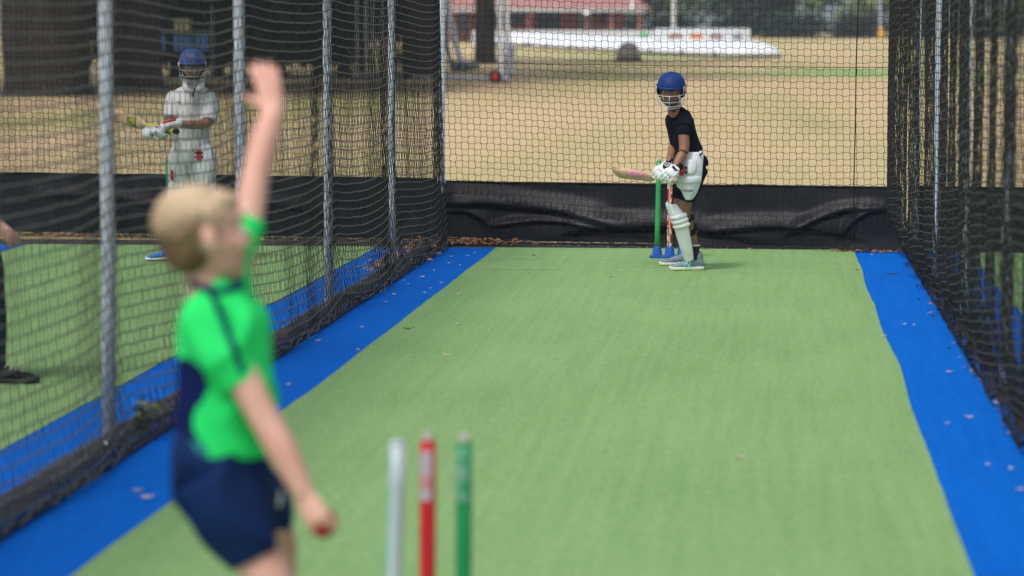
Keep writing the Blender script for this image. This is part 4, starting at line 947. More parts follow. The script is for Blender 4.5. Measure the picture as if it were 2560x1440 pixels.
    b_ = MB().loft([(S_ + ax * LB * t, wv * a, tv * b) for t, a, b in [(0, .018, .016), (.1, .040, .017), (.2, .049, .019), (.5, .050, .025), (.8, .050, .027), (.95, .048, .017), (1.0, .036, .010)]], n=20, sub=4).build('blade', M['wood'], bt)
    MB().loft([(S_ + ax * LB * t, wv * .046, tv * .0225) for t in (.16, .34)], n=20, sub=2, round_ends=False).build('blade_label', mat('dark_label', (.05, .055, .03), .5, .4, 40, col2=(.30, .33, .05), thr=(.5, .6)), b_); settle(bt)
batter_left()

# ---------------------------------------------------------------- the boy bowling
def bowler():
    Yb = 6.46; J = lambda x, y, dy=0.0: at(x, y, Yb + dy)
    root = thing('person', 'fair-haired boy in a bright green top bowling with one arm raised', 'person', tuple(A(*J(600, 1900)[:2], 0)))
    bd = MB(); h = .222; f = nrm(R * .95 + FH * .34 + Z * .10); O = J(514, 592, -.02); Lh, r, f, u = head(bd, O, f, Z - R * .10, h, root)
    bd.limb([J(500, 640, .0), J(520, 700, 0), J(530, 760, 0)], [.052, .050, .060], n=18)
    bd.loft(sil(Yb, [(740, 490, 610, .045, 0, 0), (790, 482, 630, .070, 0, 0), (880, 480, 645, .075, 0, 0), (1000, 480, 650, .072, 0, 0), (1120, 465, 630, .075, 0, 0), (1200, 460, 640, .085, 0, 0)]), n=24)
    # bowling arm
    bd.limb([J(548, 850, -.085), J(590, 915, -.108), J(655, 1035, -.12), J(708, 1130, -.13), J(757, 1228, -.14)], [.036, .040, .036, .036, .0255], n=18)
    # front arm raised
    bd.limb([J(592, 670, .12), J(618, 555, .16), J(641, 430, .20), J(662, 345, .23), J(684, 280, .26)], [.040, .037, .033, .033, .026], n=18)
    # raised hand, fingers up, thumb out to the left
    hd = nrm(J(664, 165, .30) - J(686, 285, .26))
    hand(bd, J(684, 284, .26), hd, FH - R * .3, .148, (.10, .18, .15), thumb=1, spread=.13, thumb_dir=-R * .75 + Z * .6)
    # hand round the ball
    bc = J(806, 1308, -.13); wrp = J(757, 1232, -.14)
    d = nrm(bc - wrp); nn = nrm(FH + R * .35); 
    hand(bd, wrp, nrm(J(790, 1292, -.155) - wrp), nn, .15, (.55, .75, .5), thumb=-1, spread=.05, thumb_dir=R * .9 - Z * .3 + FH * .3, tc=(.1, .4, .4))
    # legs
    bd.limb([J(550, 1190, .0), J(590, 1290, -.02), J(642, 1395, -.04), J(685, 1490, -.05), J(675, 1640, -.03), J(640, 1800, 0), J(632, 1880, 0)], [.070, .068, .060, .052, .050, .036, .031], n=18)
    bd.limb([J(600, 1190, .10), J(645, 1280, .18), J(694, 1350, .24), J(690, 1480, .32), J(670, 1640, .40), J(660, 1760, .42)], [.062, .054, .046, .046, .034, .030], n=18)
    bo = bd.build('body', M['skin_fair'], root, remesh=.0055, smooth=3)
    face_bits(Lh, r, f, u, h, root, brow=False)
    hr = MB(); hr.ell(Lh(0, -.10, .17), r * .368 * h, f * .44 * h, u * .375 * h, n=40, m=26); hr.ell(Lh(0, -.20, -.08), r * .29 * h, f * .26 * h, u * .27 * h, n=30, m=18); hr.ell(Lh(0, .10, .34), r * .29 * h, f * .28 * h, u * .15 * h)
    hr.limb([Lh(.33, .02, .12), Lh(.335, .04, -.02)], [.05 * h, .02 * h], n=8).limb([Lh(-.33, .02, .12), Lh(-.335, .04, -.02)], [.05 * h, .02 * h], n=8)
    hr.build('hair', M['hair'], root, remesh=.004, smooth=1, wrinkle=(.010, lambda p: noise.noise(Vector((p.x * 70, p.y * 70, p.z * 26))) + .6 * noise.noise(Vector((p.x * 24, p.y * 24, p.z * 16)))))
    # jersey
    s = MB(); s.loft(sil(Yb, [(716, 484, 592, .050, 0, .12), (738, 466, 618, .078, 0, .05), (785, 448, 664, .105, 0, 0), (860, 447, 682, .115, 0, 0), (950, 448, 690, .112, 0, 0), (1040, 442, 688, .104, 0, 0), (1090, 434, 675, .098, 0, -.12), (1124, 432, 664, .097, 0, -.22)]), n=34)
    s.limb([J(505, 785, -.075), J(555, 870, -.105), J(606, 962, -.112)], [.064, .058, .050], n=22, round_ends=False)
    s.limb([J(575, 735, .05), J(586, 660, .10), J(602, 600, .13), J(620, 552, .155)], [.050, .036, .035, .039], n=22, round_ends=False)
    sh = s.build('jersey', [M['shirt_green'], M['navy_dark'], M['teal']], root, remesh=.0055, smooth=4, wrinkle=(.014, folds(6, (1, 1, .8), 1.9, 5)))
    side = [(420, 900), (470, 893), (508, 925), (524, 965), (508, 1000), (484, 1035), (482, 1070), (505, 1110), (500, 1170), (400, 1170)]
    pipe = [(524, 716), (548, 775), (578, 850), (606, 928)]
    def pr(c, n_):
        x, y = to_px(c); return (in_poly(x, y, side) and (n_.y < .35 or x < 470)) 
    remat(sh, 1, pr); remat(sh, 1, lambda c, n_: n_.y < .3 and seg_dist(*to_px(c), pipe) < 9)
    remat(sh, 2, lambda c, n_: (lambda q: 1086 + (q[0] - 430) * .30 < q[1] and q[0] < 520)(to_px(c)))
    MB().limb([J(480, 708, -.045), J(530, 730, -.062), J(585, 722, -.045), J(597, 706, .0), J(545, 695, .05), J(488, 695, .04), J(478, 706, -.04)], [.0085] * 7, n=10).build('collar', M['navy'], sh)
    # shorts
    s = MB(); s.loft(sil(Yb, [(1105, 430, 662, .092, 0, -.2), (1150, 422, 672, .105, 0, -.1), (1215, 432, 685, .115, .02, 0), (1260, 448, 690, .11, .03, 0)]), n=34)
    s.limb([J(535, 1200, -.02), J(582, 1300, -.035), J(638, 1398, -.045)], [.106, .096, .067], n=24, round_ends=False)
    s.limb([J(600, 1195, .08), J(640, 1250, .16), J(674, 1302, .24)], [.085, .076, .062], n=24, round_ends=False)
    s.build('shorts', M['navy'], root, remesh=.0055, smooth=4, wrinkle=(.017, folds(6, (1, 1, .6), 1.8, 15)))
    MB().ell(J(697, 1245, .12), R * .008, FH * .004, U * .022).build('shorts_logo', M['whitetext'], root)
    for px, py, dy in ((632, 1880, 0), (660, 1760, .42)):
        q = J(px - 30, py, dy); MB().limb([J(px, py - 80, dy), J(px, py, dy)], [.038, .036], n=16).build('sock', M['white_cloth'], root)
        shoe(root, A(q[0], q[1], 0), R * .95 + FH * .3, .21, M['shoe'], M['white_pad'])
    settle(root)
    b = thing('cricket_ball', 'shiny red cricket ball in the bowler\'s lowered hand', 'ball', tuple(bc)); rr = .034
    ob = MB().ell(bc, R * rr, FH * rr, U * rr, n=28, m=20).build('leather_sphere', M['ball'], b)
    MB().tube([bc + (R * math.cos(a) * .7 + FH * .7 * math.cos(a) + U * math.sin(a)) * rr * 1.005 for a in np.linspace(0, 2 * math.pi, 29)], .0016, n=6, caps=False).build('seam', mat('stitching', (.7, .6, .5), .7), b); settle(b)
bowler()

# ---------------------------------------------------------------- player standing at the far left edge
def bystander():
    Yb = 13.4; J = lambda x, y, dy=0.0: at(x, y, Yb + dy)
    root = thing('person', 'dark-trousered person mostly cut off by the left edge of the photo', 'person', tuple(A(*J(-30, 950)[:2], 0)))
    bd = MB(); h = .22; Lh, r, f, u = head(bd, J(-52, 190), R * .9 + FH * .4, Z, h, root)
    bd.limb([J(-70, 240), J(-75, 300)], [.055, .06]); bd.loft(sil(Yb, [(300, -150, -10, .08, 0, 0), (400, -150, -8, .11, 0, 0), (500, -140, -15, .10, 0, 0), (600, -145, -15, .11, 0, 0)]))
    bd.limb([J(-100, 310, -.1), J(-75, 420, -.14), J(-40, 500, -.16), J(-8, 560, -.16)], [.055, .045, .04, .028]); hand(bd, J(-8, 560, -.16), R * .7 - Z * .7, FH, .17, (.4, .5, .4), thumb=-1)
    bd.limb([J(-70, 610), J(-50, 760), J(-35, 900), J(-20, 935)], [.09, .07, .045, .04]); bd.limb([J(-85, 610, .1), J(-110, 760, .25), J(-150, 900, .4)], [.09, .07, .045])
    bd.build('body', M['skin_fair'], root, remesh=.009, smooth=3); face_bits(Lh, r, f, u, h, root)
    MB().ell(Lh(0, -.12, .16), r * .38 * h, f * .45 * h, u * .39 * h).build('hair', M['hair_dark'], root)
    s = MB(); s.loft(sil(Yb, [(290, -140, -25, .08, 0, 0), (330, -160, -8, .11, 0, 0), (450, -155, -8, .12, 0, 0), (590, -155, -10, .12, 0, 0)])); s.limb([J(-105, 320, -.1), J(-75, 430, -.14)], [.07, .065])
    s.build('jumper', M['black_cloth'], root, remesh=.009, smooth=3, wrinkle=(.008, folds(6)))
    s = MB(); s.loft(sil(Yb, [(570, -155, -5, .12, 0, 0), (640, -155, 0, .13, 0, 0)])); s.limb([J(-60, 620), J(-33, 760), J(-22, 915)], [.115, .095, .075], n=20); s.limb([J(-95, 620, .1), J(-120, 760, .25), J(-150, 900, .4)], [.115, .09, .075], n=20)
    s.build('trousers', mat('navy_trousers', (.006, .009, .018), .8, .2), root, remesh=.009, smooth=3, wrinkle=(.008, folds(6, seed=4)))
    q = J(-40, 950); shoe(root, A(q[0], q[1], 0), R - FH * .12, .28, M['black'], M['rubber']); q = J(-165, 920, .4); shoe(root, A(q[0], q[1], 0), R, .28, M['black'], M['rubber']); settle(root)
bystander()

# ---------------------------------------------------------------- trees
def crown_mesh(name, n_clumps, per, rad, size, seed, zlo=0.0, m=None, hollow=.55):
    rg = np.random.default_rng(seed); V = []; n = 0
    for _ in range(n_clumps):
        d = rg.normal(size=3); d /= np.linalg.norm(d); rr = hollow + (1 - hollow) * rg.random() ** .6
        c = d * rr * np.array(rad) * (1 + .18 * rg.normal()); cr = size * rg.uniform(2.5, 5)
        if c[2] < zlo: c[2] = zlo + abs(rg.normal()) * .3
        k = int(per * rg.uniform(.6, 1.4)); p = c + rg.normal(size=(k, 3)) * cr * np.array([1, 1, .75]) * .5
        a = rg.normal(size=(k, 3)); a /= np.linalg.norm(a, axis=1, keepdims=True); b = np.cross(a, rg.normal(size=(k, 3))); b /= np.linalg.norm(b, axis=1, keepdims=True)
        s = size * rg.uniform(.6, 1.3, (k, 1)); V.append(np.stack([p - a * s, p - b * s * .5, p + a * s, p + b * s * .5], 1).reshape(-1, 3))
    V = np.concatenate(V); me = bpy.data.meshes.new(name); nf = len(V) // 4
    me.vertices.add(len(V)); me.vertices.foreach_set('co', V.ravel()); me.loops.add(len(V)); me.loops.foreach_set('vertex_index', np.arange(len(V))); me.polygons.add(nf); me.polygons.foreach_set('loop_start', np.arange(nf) * 4)
    me.update(calc_edges=True); me.materials.append(m); return me
def trunk_mb(h, r0, lean=0.0, limbs=5, seed=0, flare=1.5, spread=2.5, up=.45):
    rd = random.Random(seed); mb = MB(); mb.limb([A(0, 0, -.3), A(0, 0, .25), A(lean * .1, 0, h * .2), A(lean * .5, 0, h * .6), A(lean, 0, h)], [r0 * flare * 1.15, r0 * flare * .85, r0, r0 * .8, r0 * .35], n=18, sub=5)
    for k in range(limbs):
        a = k * 2.4 + rd.random(); z = h * (up + (1 - up) * k / limbs); L_ = spread * rd.uniform(.7, 1.2)
        mb.limb([A(lean * z / h, 0, z), A(math.cos(a) * L_ * .5, math.sin(a) * L_ * .5, z + L_ * .25), A(math.cos(a) * L_, math.sin(a) * L_, z + L_ * .6)], [r0 * .45, r0 * .28, r0 * .1], n=8, sub=3)
    return mb
def tree(label, x, y, h, r0, crown, cz, bark, limbs=5, seed=0, flare=1.5, lean=0, spread=2.5, group=None, scale=1, rot=0, up=.45):
    t = thing('tree', label, 'tree', (x, y, elev(y)), group); trunk_mb(h, r0, lean, limbs, seed, flare, spread, up).build('trunk', bark, t)
    c = bpy.data.objects.new('crown', crown); COL.objects.link(c); c.parent = t; c.location = (lean, 0, cz); c.scale = (scale,) * 3; c.rotation_euler = (0, 0, rot); return t
CR = [crown_mesh('crown_far', 130, 34, (4.6, 4.0, 5.2), .30, 5 + k, -5.0, M['leafB'] if k != 1 else M['leafA'], .5) for k in range(3)]
CRU = crown_mesh('crown_undergrowth', 130, 34, (4.6, 4.0, 5.2), .30, 15, -5.0, M['leafD'], .5)
rd = random.Random(3)
for k in range(11):
    x = -24 + k * 5.2 + rd.uniform(-.9, .9); y = 228 + rd.uniform(-5, 9)
    tree('leafy tree in the belt of trees beyond the far edge of the dry field', x, y, 7.5, .22, CR[k % 3], 5.6, M['bark'], 4, k, scale=rd.uniform(.9, 1.15), rot=k * 1.3, group='trees along the far field edge')
for k in range(12):
    x = -26 + k * 4.6 + rd.uniform(-.8, .8); y = 221 + rd.uniform(-3, 3)
    b = bpy.data.objects.new('bush', CRU); COL.objects.link(b); b.location = (x, y, elev(y) + .7); b.scale = (.55, .4, .22); b.rotation_euler = (0, 0, k)
    tag(b, 'dark bush in the undergrowth below the far belt of trees', 'bush', 'bushes below the far trees')
cwide = crown_mesh('crown_wide', 260, 60, (8.5, 8.5, 5.0), .20, 31, -4.2, M['leafA'], .35)
def trunk_at(px, py, label, wpx, h, seed, cz, crown=cwide, bark=M['bark'], flare=1.5, scale=1, lean=0, up=.5, limbs=6, spread=4, Y=None):
    g = gp(px, py) if Y is None else None
    if Y is None:
        lo, hi = 30, 400
        for _ in range(50):
            m_ = (lo + hi) / 2; q = at(px, py, m_)
            if q[2] > elev(m_): lo = m_
            else: hi = m_
        Y = lo
    q = at(px, py, Y); return tree(label, q[0], q[1], h, wpx * Y / FP / 2, crown, cz, bark, limbs, seed, flare, lean, spread, scale=scale, up=up), Y
trunk_at(1213, 158, 'tall tree with a dark straight trunk beside the white goal frame', 52, 9, 1, 9.0, up=.55, scale=1, flare=1.25)
trunk_at(118, 236, 'massive old tree with the widest brown trunk, at the far left', 225, 11, 2, 9.5, bark=M['bark2'], up=.5, flare=1.15)
trunk_at(345, 222, 'large old tree with brown trunk behind the left batter\'s bat', 125, 10, 3, 9.2, bark=M['bark2'], up=.5, flare=1.25, lean=-.4)
trunk_at(1052, 196, 'dark broad tree trunk behind the corner pole of the nets', 95, 10, 4, 9.4, up=.5, flare=1.15)
trunk_at(905, 180, 'slender dark tree in the shade of the far hedge', 24, 9, 5, 9.4, up=.5, flare=1.2, scale=.9)
# low dark hedge trees on the left
CH = [crown_mesh('crown_hedge', 240, 44, (3.6, 2.4, 3.6), .15, 51 + k, -3.2, M['leafC'], .5) for k in range(2)]
for k in range(7):
    x = -20.6 + k * 1.15; y = 90.5 + (k % 3) * 1.2
    tree('dense dark evergreen in the hedge row behind the left lane', x, y, 4.2, .16, CH[k % 2], 3.1, M['bark'], 3, 60 + k, group='dark evergreens behind the left lane', rot=k, scale=.8)

# ---------------------------------------------------------------- goals, pavilion, covers
def wheel(c, r, wd, ax, parent, hub):
    ax = nrm(ax); u = nrm(np.cross(ax, Z)); t = MB().rings([(c - ax * wd, u * r * .85, Z * r * .85), (c - ax * wd * .7, u * r, Z * r), (c + ax * wd * .7, u * r, Z * r), (c + ax * wd, u * r * .85, Z * r * .85)], n=24).build('wheel', M['rubber'], parent)
    MB().rings([(c - ax * wd * 1.25, u * r * .55, Z * r * .55), (c - ax * wd * .9, u * r * .62, Z * r * .62)], n=20).build('hub', hub, t)
Yg = 84.0; e = elev(Yg); q0 = at(1245, 222, Yg); q1 = at(1268, 222, Yg); s = Yg / FP
g = thing('football_goal', 'white wheeled goal frame standing beside the dark tree trunk', 'goal', (q0[0], Yg, e))
MB().limb([A(q0[0] + .10, Yg, e + .12), A(q0[0] + .04, Yg, 2.4), A(q0[0], Yg + .1, 3.3)], [.078] * 3, n=14, sub=2).build('post', M['white_paint'], g)
MB().limb([A(q1[0] + .02, Yg + .3, e + .10), A(q1[0] - .02, Yg + .3, 1.5), A(q1[0] - .1, Yg + .3, 3.3)], [.10, .09, .085], n=14, sub=2).build('post', M['white_paint'], g)
MB().limb([A(q0[0] - 2.6, Yg + .5, e + .16), A(q0[0], Yg + .1, e + .10), A(q1[0] - .15, Yg, e + .07), A(q1[0] + .06, Yg + .1, e + .25), A(q1[0] + .05, Yg + .3, e + .7)], [.065, .075, .09, .11, .08], n=14).build('base_bar', M['grey'], g)
MB().limb([A(q0[0] + .1, Yg, 1.0), A(q1[0], Yg + .3, 1.15)], [.05] * 2, n=10).build('brace', M['white_paint'], g)
MB().limb([A(q1[0] + .05, Yg + .25, .75), A(q1[0] + .1, Yg + .25, 1.25)], [.13, .11], n=12).build('counterweight', M['grey'], g)
wheel(A(q0[0] - .06, Yg - .15, e + .20), .19, .06, A(.3, 1, 0), g, M['red']); MB().limb([A(q0[0] - 2.7, Yg + .5, 3.2), A(q0[0], Yg + .1, 3.25), A(q1[0], Yg + .3, 3.3)], [.06] * 3, n=12).build('crossbar', M['white_paint'], g); settle(g)
Yq = 100.0; e = elev(Yq); a_ = at(1118, 20, Yq); b_ = at(1160, 160, Yq)
g = thing('football_goal', 'second goal frame leaning back left of the dark trunk, on small wheels', 'goal', (b_[0], Yq, e))
MB().limb([A(a_[0] - .4, Yq + .4, 3.4), A(a_[0], Yq + .2, a_[2]), A(b_[0] - .25, Yq, 1.1), A(b_[0], Yq, e + .2)], [.10, .10, .11, .12], n=14).build('leaning_post', M['white_paint'], g)
MB().limb([A(b_[0] - .35, Yq - .2, e + .28), A(b_[0] - .1, Yq - .2, e + .16), A(b_[0] + .42, Yq - .1, e + .22)], [.13, .14, .16], n=14).build('base_weight', M['grey'], g)
MB().limb([A(b_[0] - .55, Yq + .6, e + .3), A(b_[0] - .75, Yq + .7, 1.7), A(b_[0] - .6, Yq + .7, 2.6)], [.09, .09, .09], n=12).build('rear_stay', M['grey'], g)
wheel(A(b_[0] - .3, Yq - .35, e + .16), .16, .05, A(0, 1, 0), g, M['grey']); wheel(A(b_[0] + .02, Yq - .35, e + .16), .16, .05, A(0, 1, 0), g, M['grey']); settle(g)
# thin goal uprights through the left net
for k, (px, lb) in enumerate(((893, 'thin pale goal upright, leftmost of the four beyond the divider net'), (915, 'thin pale goal upright, second from left beyond the divider net'), (932, 'thin pale goal upright, third from left beyond the divider net'), (955, 'thin pale goal upright, rightmost of the four beyond the divider net'))):
    q = at(px, 205, 88); r_ = thing('goal_upright', lb, 'post', (q[0], 88, elev(88)))
    MB().limb([A(q[0], 88, elev(88)), A(q[0], 88, 3.1)], [.035] * 2, n=10, sub=1, round_ends=False).build('tube', M['white_paint'], r_); MB().bx(q[0] - .2, q[0] + .2, 87.8, 88.2, elev(88) - .05, elev(88) + .06).build('foot', M['grey'], r_, bevel=.01); settle(r_)

def pavilion():
    Yp = 192.0; e = elev(Yp); X = lambda px: at(px, 60, Yp)[0]; Zp = lambda py: at(1400, py, Yp)[2]
    t = thing('pavilion', 'low red brick pavilion with a red tiled roof and white fascia', 'building', (X(1440), Yp, e)); x0, x1 = X(1110), X(1600); dpt = 8
    w_ = MB(); zt = Zp(28)
    def wl(a, b, z0=None, z1=None, y=Yp + 1.6): w_.bx(X(a), X(b), y, y + .3, e - .2 if z0 is None else z0, zt if z1 is None else z1)
    segs = [(1110, 1140), (1165, 1198), (1320, 1338), (1395, 1443), (1478, 1498), (1530, 1545)]
    for a, b in segs: wl(a, b)
    wl(1198, 1320, e, Zp(62)); wl(1338, 1395, e, Zp(80)); wl(1443, 1478, e, Zp(90)); wl(1498, 1530, e, Zp(58)); wl(1140, 1165, e, Zp(78))
    w_.bx(x0, x0 + .3, Yp + 1.9, Yp + dpt, e, zt).bx(X(1545) - .3, X(1545), Yp + 1.9, Yp + dpt, e, zt).bx(x0, X(1545), Yp + dpt, Yp + dpt + .3, e, zt)
    w_.build('wall', M['brick'], t, shade=False)
    def opening(a, b, yt, yb, m, nm):
        fr = MB(); za, zb = Zp(yb), Zp(yt); xa, xb = X(a), X(b); y = Yp + 1.62
        for q in ((xa, xb, za, za + .08), (xa, xb, zb - .08, zb), (xa, xa + .07, za + .08, zb - .08), (xb - .07, xb, za + .08, zb - .08), ((xa + xb) / 2 - .03, (xa + xb) / 2 + .03, za + .08, zb - .08)): fr.bx(q[0], q[1], y, y + .1, q[2], q[3])
        fo = fr.build('door' if nm == 'door' else 'window', M['tealdoor'] if nm == 'door' else M['glass'], t, shade=False); MB().bx(xa + .02, xb - .02, y + .12, y + .18, za, zb).build('pane' if nm != 'door' else 'door_leaf', m, fo, shade=False)
    opening(1198, 1320, 28, 62, M['glass'], 'window'); opening(1338, 1395, 28, 80, mat('dark_teal_glass', (.015, .06, .075), .3), 'window'); opening(1443, 1461, 28, 90, M['tealdoor'], 'door'); opening(1461, 1478, 28, 90, M['tealdoor'], 'door')
    opening(1498, 1530, 28, 58, M['glass'], 'window'); opening(1140, 1165, 28, 78, mat('blue_glass', (.06, .12, .16), .3), 'window')
    for a in (1325, 1470, 1530, 1600):
        MB().bx(X(a) - .16, X(a) + .16, Yp - 1.0, Yp - .7, e, zt).build('veranda_post', M['brick'], t, shade=False)
    MB().bx(X(1105), X(1612), Yp - 1.2, Yp - 1.1, Zp(29.5), Zp(20)).bx(X(1105), X(1612), Yp - 1.08, Yp + 8.4, zt + .01, zt + .1).build('fascia', M['white_paint'], t, shade=False)
    lamp = MB().bx(X(1470) - .22, X(1470) + .22, Yp - 1.35, Yp - 1.22, Zp(38), Zp(22)); lamp.build('white_sign_box', M['white_paint'], t, shade=False)
    rz = Zp(20); xa, xb, ya, yb = X(1102), X(1618), Yp - 1.3, Yp + 9.2; rt = rz + 2.4; ym = (ya + yb) / 2; xm0, xm1 = xa + 4, X(1500)
    vs = [(xa, ya, rz), (xb, ya, rz), (xb, yb, rz), (xa, yb, rz), (xm0, ym, rt), (xm1, ym, rt)]
    rf = MB().add(vs, [(0, 1, 5, 4), (1, 2, 5), (2, 3, 4, 5), (3, 0, 4), (3, 2, 1, 0)]).build('roof', M['rooftile'], t, shade=False)
    MB().limb([A(xm0, ym, rt), A(xm1, ym, rt)], [.12, .12], n=8).build('ridge_tiles', M['rooftile'], rf); MB().limb([A(X(1583), ya, rz - .1), A(X(1583), ya, rz + .35)], [.18, .16], n=10).build('vent_cowl', M['white_paint'], rf)
    settle(t)
pavilion()
def low_fence():
    Y = 175.0; e = elev(Y); X = lambda p: at(p, 90, Y)[0]; t = thing('picket_fence', 'low white fence in front of the pavilion', 'fence', (X(1300), Y, e)); x = X(1180); p = MB(); n = 0
    while x < X(1640): p.bx(x, x + .17, Y, Y + .04, e, e + .92); x += .21
    p.build('pickets', M['white_paint'], t, shade=False); MB().bx(X(1180), X(1640), Y + .045, Y + .10, e + .2, e + .3).bx(X(1180), X(1640), Y + .045, Y + .10, e + .65, e + .75).build('rails', M['white_paint'], t, shade=False); settle(t)
low_fence()
def dome_cover(pl, pr, width, height, label, wheels=4):
    """long domed sheet cover on a wheeled frame, running from ground point pl to ground point pr"""
    pl, pr = A(*pl), A(*pr); ax = nrm(pr - pl); sd = nrm(np.cross(Z, ax)); L_ = np.linalg.norm(pr - pl); c0 = (pl + pr) / 2; t = thing('pitch_cover', label, 'cover', tuple(c0)); n = 30; rows = 10; vs = []; hw = L_ / 2
    for j in range(rows):
        s_ = j / (rows - 1); th = s_ * math.pi / 2
        for k in range(2 * n):
            a = math.pi * k / n; sx_, sy_ = math.copysign(abs(math.cos(a)) ** .25, math.cos(a)), math.copysign(abs(math.sin(a)) ** .45, math.sin(a))
            vs.append(c0 + ax * sx_ * (hw - (1 - math.cos(th)) * 1.5) + sd * sy_ * width / 2 * (1 - .93 * s_ ** 1.5) + Z * (.10 + (height - .10) * math.sin(th) ** .9))
    N = 2 * n; fs = [(j * N + k, j * N + (k + 1) % N, (j + 1) * N + (k + 1) % N, (j + 1) * N + k) for j in range(rows - 1) for k in range(N)] + [tuple(range(N))[::-1], tuple((rows - 1) * N + k for k in range(N))]
    MB().add(vs, fs).build('domed_top', M['cover'], t); MB().box(c0 + Z * .06, ax * (hw - .9), sd * (width / 2 - .45), Z * .04).build('frame', M['grey'], t, shade=False)
    for k in range(wheels):
        p = pl + ax * (1.0 + (L_ - 2.0) * k / max(1, wheels - 1)) - sd * (width / 2 - .02) ; wheel(p + Z * .12, .15, .05, sd, t, M['grey'])
    return settle(t)
def gpt(px, Y): q = at(px, 100, Y); return (q[0], Y, elev(Y))
dome_cover(gpt(1375, 166), gpt(1898, 129), 3.6, .75, 'long white domed pitch cover on small wheels on the dry field', wheels=8)
dome_cover(gpt(1262, 172), gpt(1400, 168), 3.0, .8, 'second white pitch cover parked behind the long one, nearer the tree', wheels=3)
def small_dome():
    Y = 121.0; e = elev(Y); xc = at(1571, 130, Y)[0]; k = Y / FP; t = thing('roller_hood', 'small beige domed hood in front of the long white cover', 'hood', (xc, Y, e))
    MB().rings([(A(xc, Y, e + .08 + (at(1571, 105, Y)[2] - e - .08) * math.sin(a)), A(31 * k * math.cos(a) ** .8, 0, 0), A(0, .5 * math.cos(a) ** .8, 0)) for a in np.linspace(0, 1.5, 10)], n=28).build('canvas_hood', M['canvas'], t)
    MB().bx(xc - 33 * k, xc + 33 * k, Y - .55, Y + .5, e, e + .10).build('dark_base', M['black'], t, bevel=.02, shade=False); settle(t)
small_dome()
def banner():
    Y = 140.0; e = elev(Y); X = lambda p: at(p, 90, Y)[0]; Zp = lambda p: at(1700, p, Y)[2]; t = thing('advertising_board', 'long white board with orange and brown patches behind the pitch cover', 'board', (X(1750), Y, e))
    MB().bx(X(1637), X(1876), Y, Y + .08, Zp(104), Zp(71)).build('panel', M['white_paint'], t, bevel=.01, shade=False)
    for a, b, m in ((1670, 1708, M['brownprint']), (1722, 1760, M['orange']), (1774, 1806, M['brownprint']), (1832, 1856, M['grey'])):
        n = 24; xa, xb = X(a), X(b); cz, hz = Zp(92), (Zp(84) - Zp(101)) / 2
        MB().add([((xa + xb) / 2 + (xb - xa) / 2 * math.copysign(abs(math.cos(2 * math.pi * k / n)) ** .6, math.cos(2 * math.pi * k / n)), Y - .006, cz + hz * math.sin(2 * math.pi * k / n)) for k in range(n)], [tuple(range(n))]).build('printed_patch', m, t, shade=False)
    p = MB()
    for a in (1650, 1755, 1865): p.bx(X(a) - .05, X(a) + .05, Y + .09, Y + .17, e, Zp(74))
    p.build('legs', M['grey'], t, shade=False); settle(t)
banner()
q = at(1684, 80, 186); t = thing('flagpole', 'tall white flagpole rising behind the white board', 'flagpole', (q[0], 186, elev(186)))
MB().limb([A(q[0], 186, elev(186)), A(q[0], 186, 7.5)], [.135, .11], n=14, sub=2).build('pole', M['white_paint'], t); MB().ell(A(q[0], 186, 7.6), A(.16, 0, 0), A(0, .16, 0), A(0, 0, .16)).build('finial', M['white_paint'], t); settle(t)
q = at(1608, 86, 170); t = thing('bin', 'small bright green bin at the end of the pavilion', 'bin', (q[0], 170, elev(170)))
MB().rings([(A(q[0], 170, elev(170)), A(.17, 0, 0), A(0, .17, 0)), (A(q[0], 170, elev(170) + .75), A(.24, 0, 0), A(0, .24, 0))], n=16).build('tub', M['greenbin'], t); MB().ell(A(q[0], 170, elev(170) + .76), A(.26, 0, 0), A(0, .26, 0), A(0, 0, .08)).build('lid', M['greenbin'], t); settle(t)
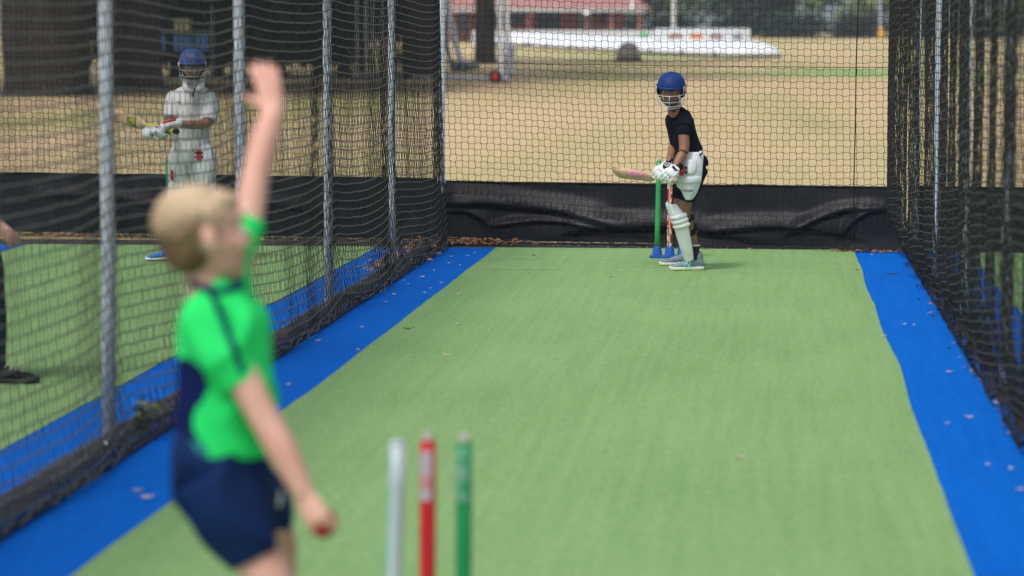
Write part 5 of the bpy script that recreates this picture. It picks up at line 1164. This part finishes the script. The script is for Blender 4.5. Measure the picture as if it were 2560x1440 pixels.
Y = 215; q = at(2203, 84, Y); e = elev(Y); t = thing('padded_post', 'pale post with an orange pad far away beside the curtain net', 'post', (q[0], Y, e))
MB().limb([A(q[0] - .05, Y, e), A(q[0] - .15, Y, 5)], [.12] * 2, n=10).build('post', mat('lilac_paint', (.35, .34, .48), .6), t); MB().limb([A(q[0], Y - .15, q[2] - .35), A(q[0], Y - .15, q[2] + .3)], [.22, .2], n=14).build('pad', mat('orange_foam', (.75, .35, .04), .6), t); settle(t)
# blue cloths on a stall far behind the left batter
Y = 86.5; e = elev(Y); q = at(460, 110, Y); t = thing('gazebo', 'blue cloth gazebo in the shade far behind the left batter', 'gazebo', (q[0], Y, e)); k = Y / FP
for a, b in ((390, 412), (433, 480), (486, 520)):
    MB().bx(at(a, 0, Y)[0], at(b, 0, Y)[0], Y, Y + .04, at(0, 128, Y)[2], at(0, 86, Y)[2]).build('side_cloth', M['bluetarp'], t, shade=False)
MB().bx(at(436, 0, Y)[0], at(478, 0, Y)[0], Y - .1, Y - .06, at(0, 80, Y)[2], at(0, 46, Y)[2]).build('pale_sign', mat('pale_yellow', (.5, .46, .22), .6), t, shade=False)
p = MB()
for px in (388, 530): p.limb([A(at(px, 0, Y)[0], Y, e), A(at(px, 0, Y)[0], Y, 2.5)], [.03] * 2, n=8)
p.limb([A(at(388, 0, Y)[0], Y, 1.72), A(at(530, 0, Y)[0], Y, 1.72)], [.03] * 2, n=8); p.build('frame', M['grey'], t); settle(t)

# ---------------------------------------------------------------- air between the nets and the far trees
hz = MB().bx(-910, 910, -50, 1810, -1.1, 26).build('haze', M['black'], shade=False)
hm = bpy.data.materials.new('pale_air'); hm.use_nodes = True; t_ = hm.node_tree; t_.nodes.remove(t_.nodes['Principled BSDF'])
pv = t_.nodes.new('ShaderNodeVolumePrincipled'); pv.inputs['Density'].default_value = .00045; pv.inputs['Color'].default_value = (.80, .88, 1, 1)
t_.links.new(pv.outputs[0], t_.nodes['Material Output'].inputs['Volume']); hz.data.materials.clear(); hz.data.materials.append(hm); hz['kind'] = 'stuff'
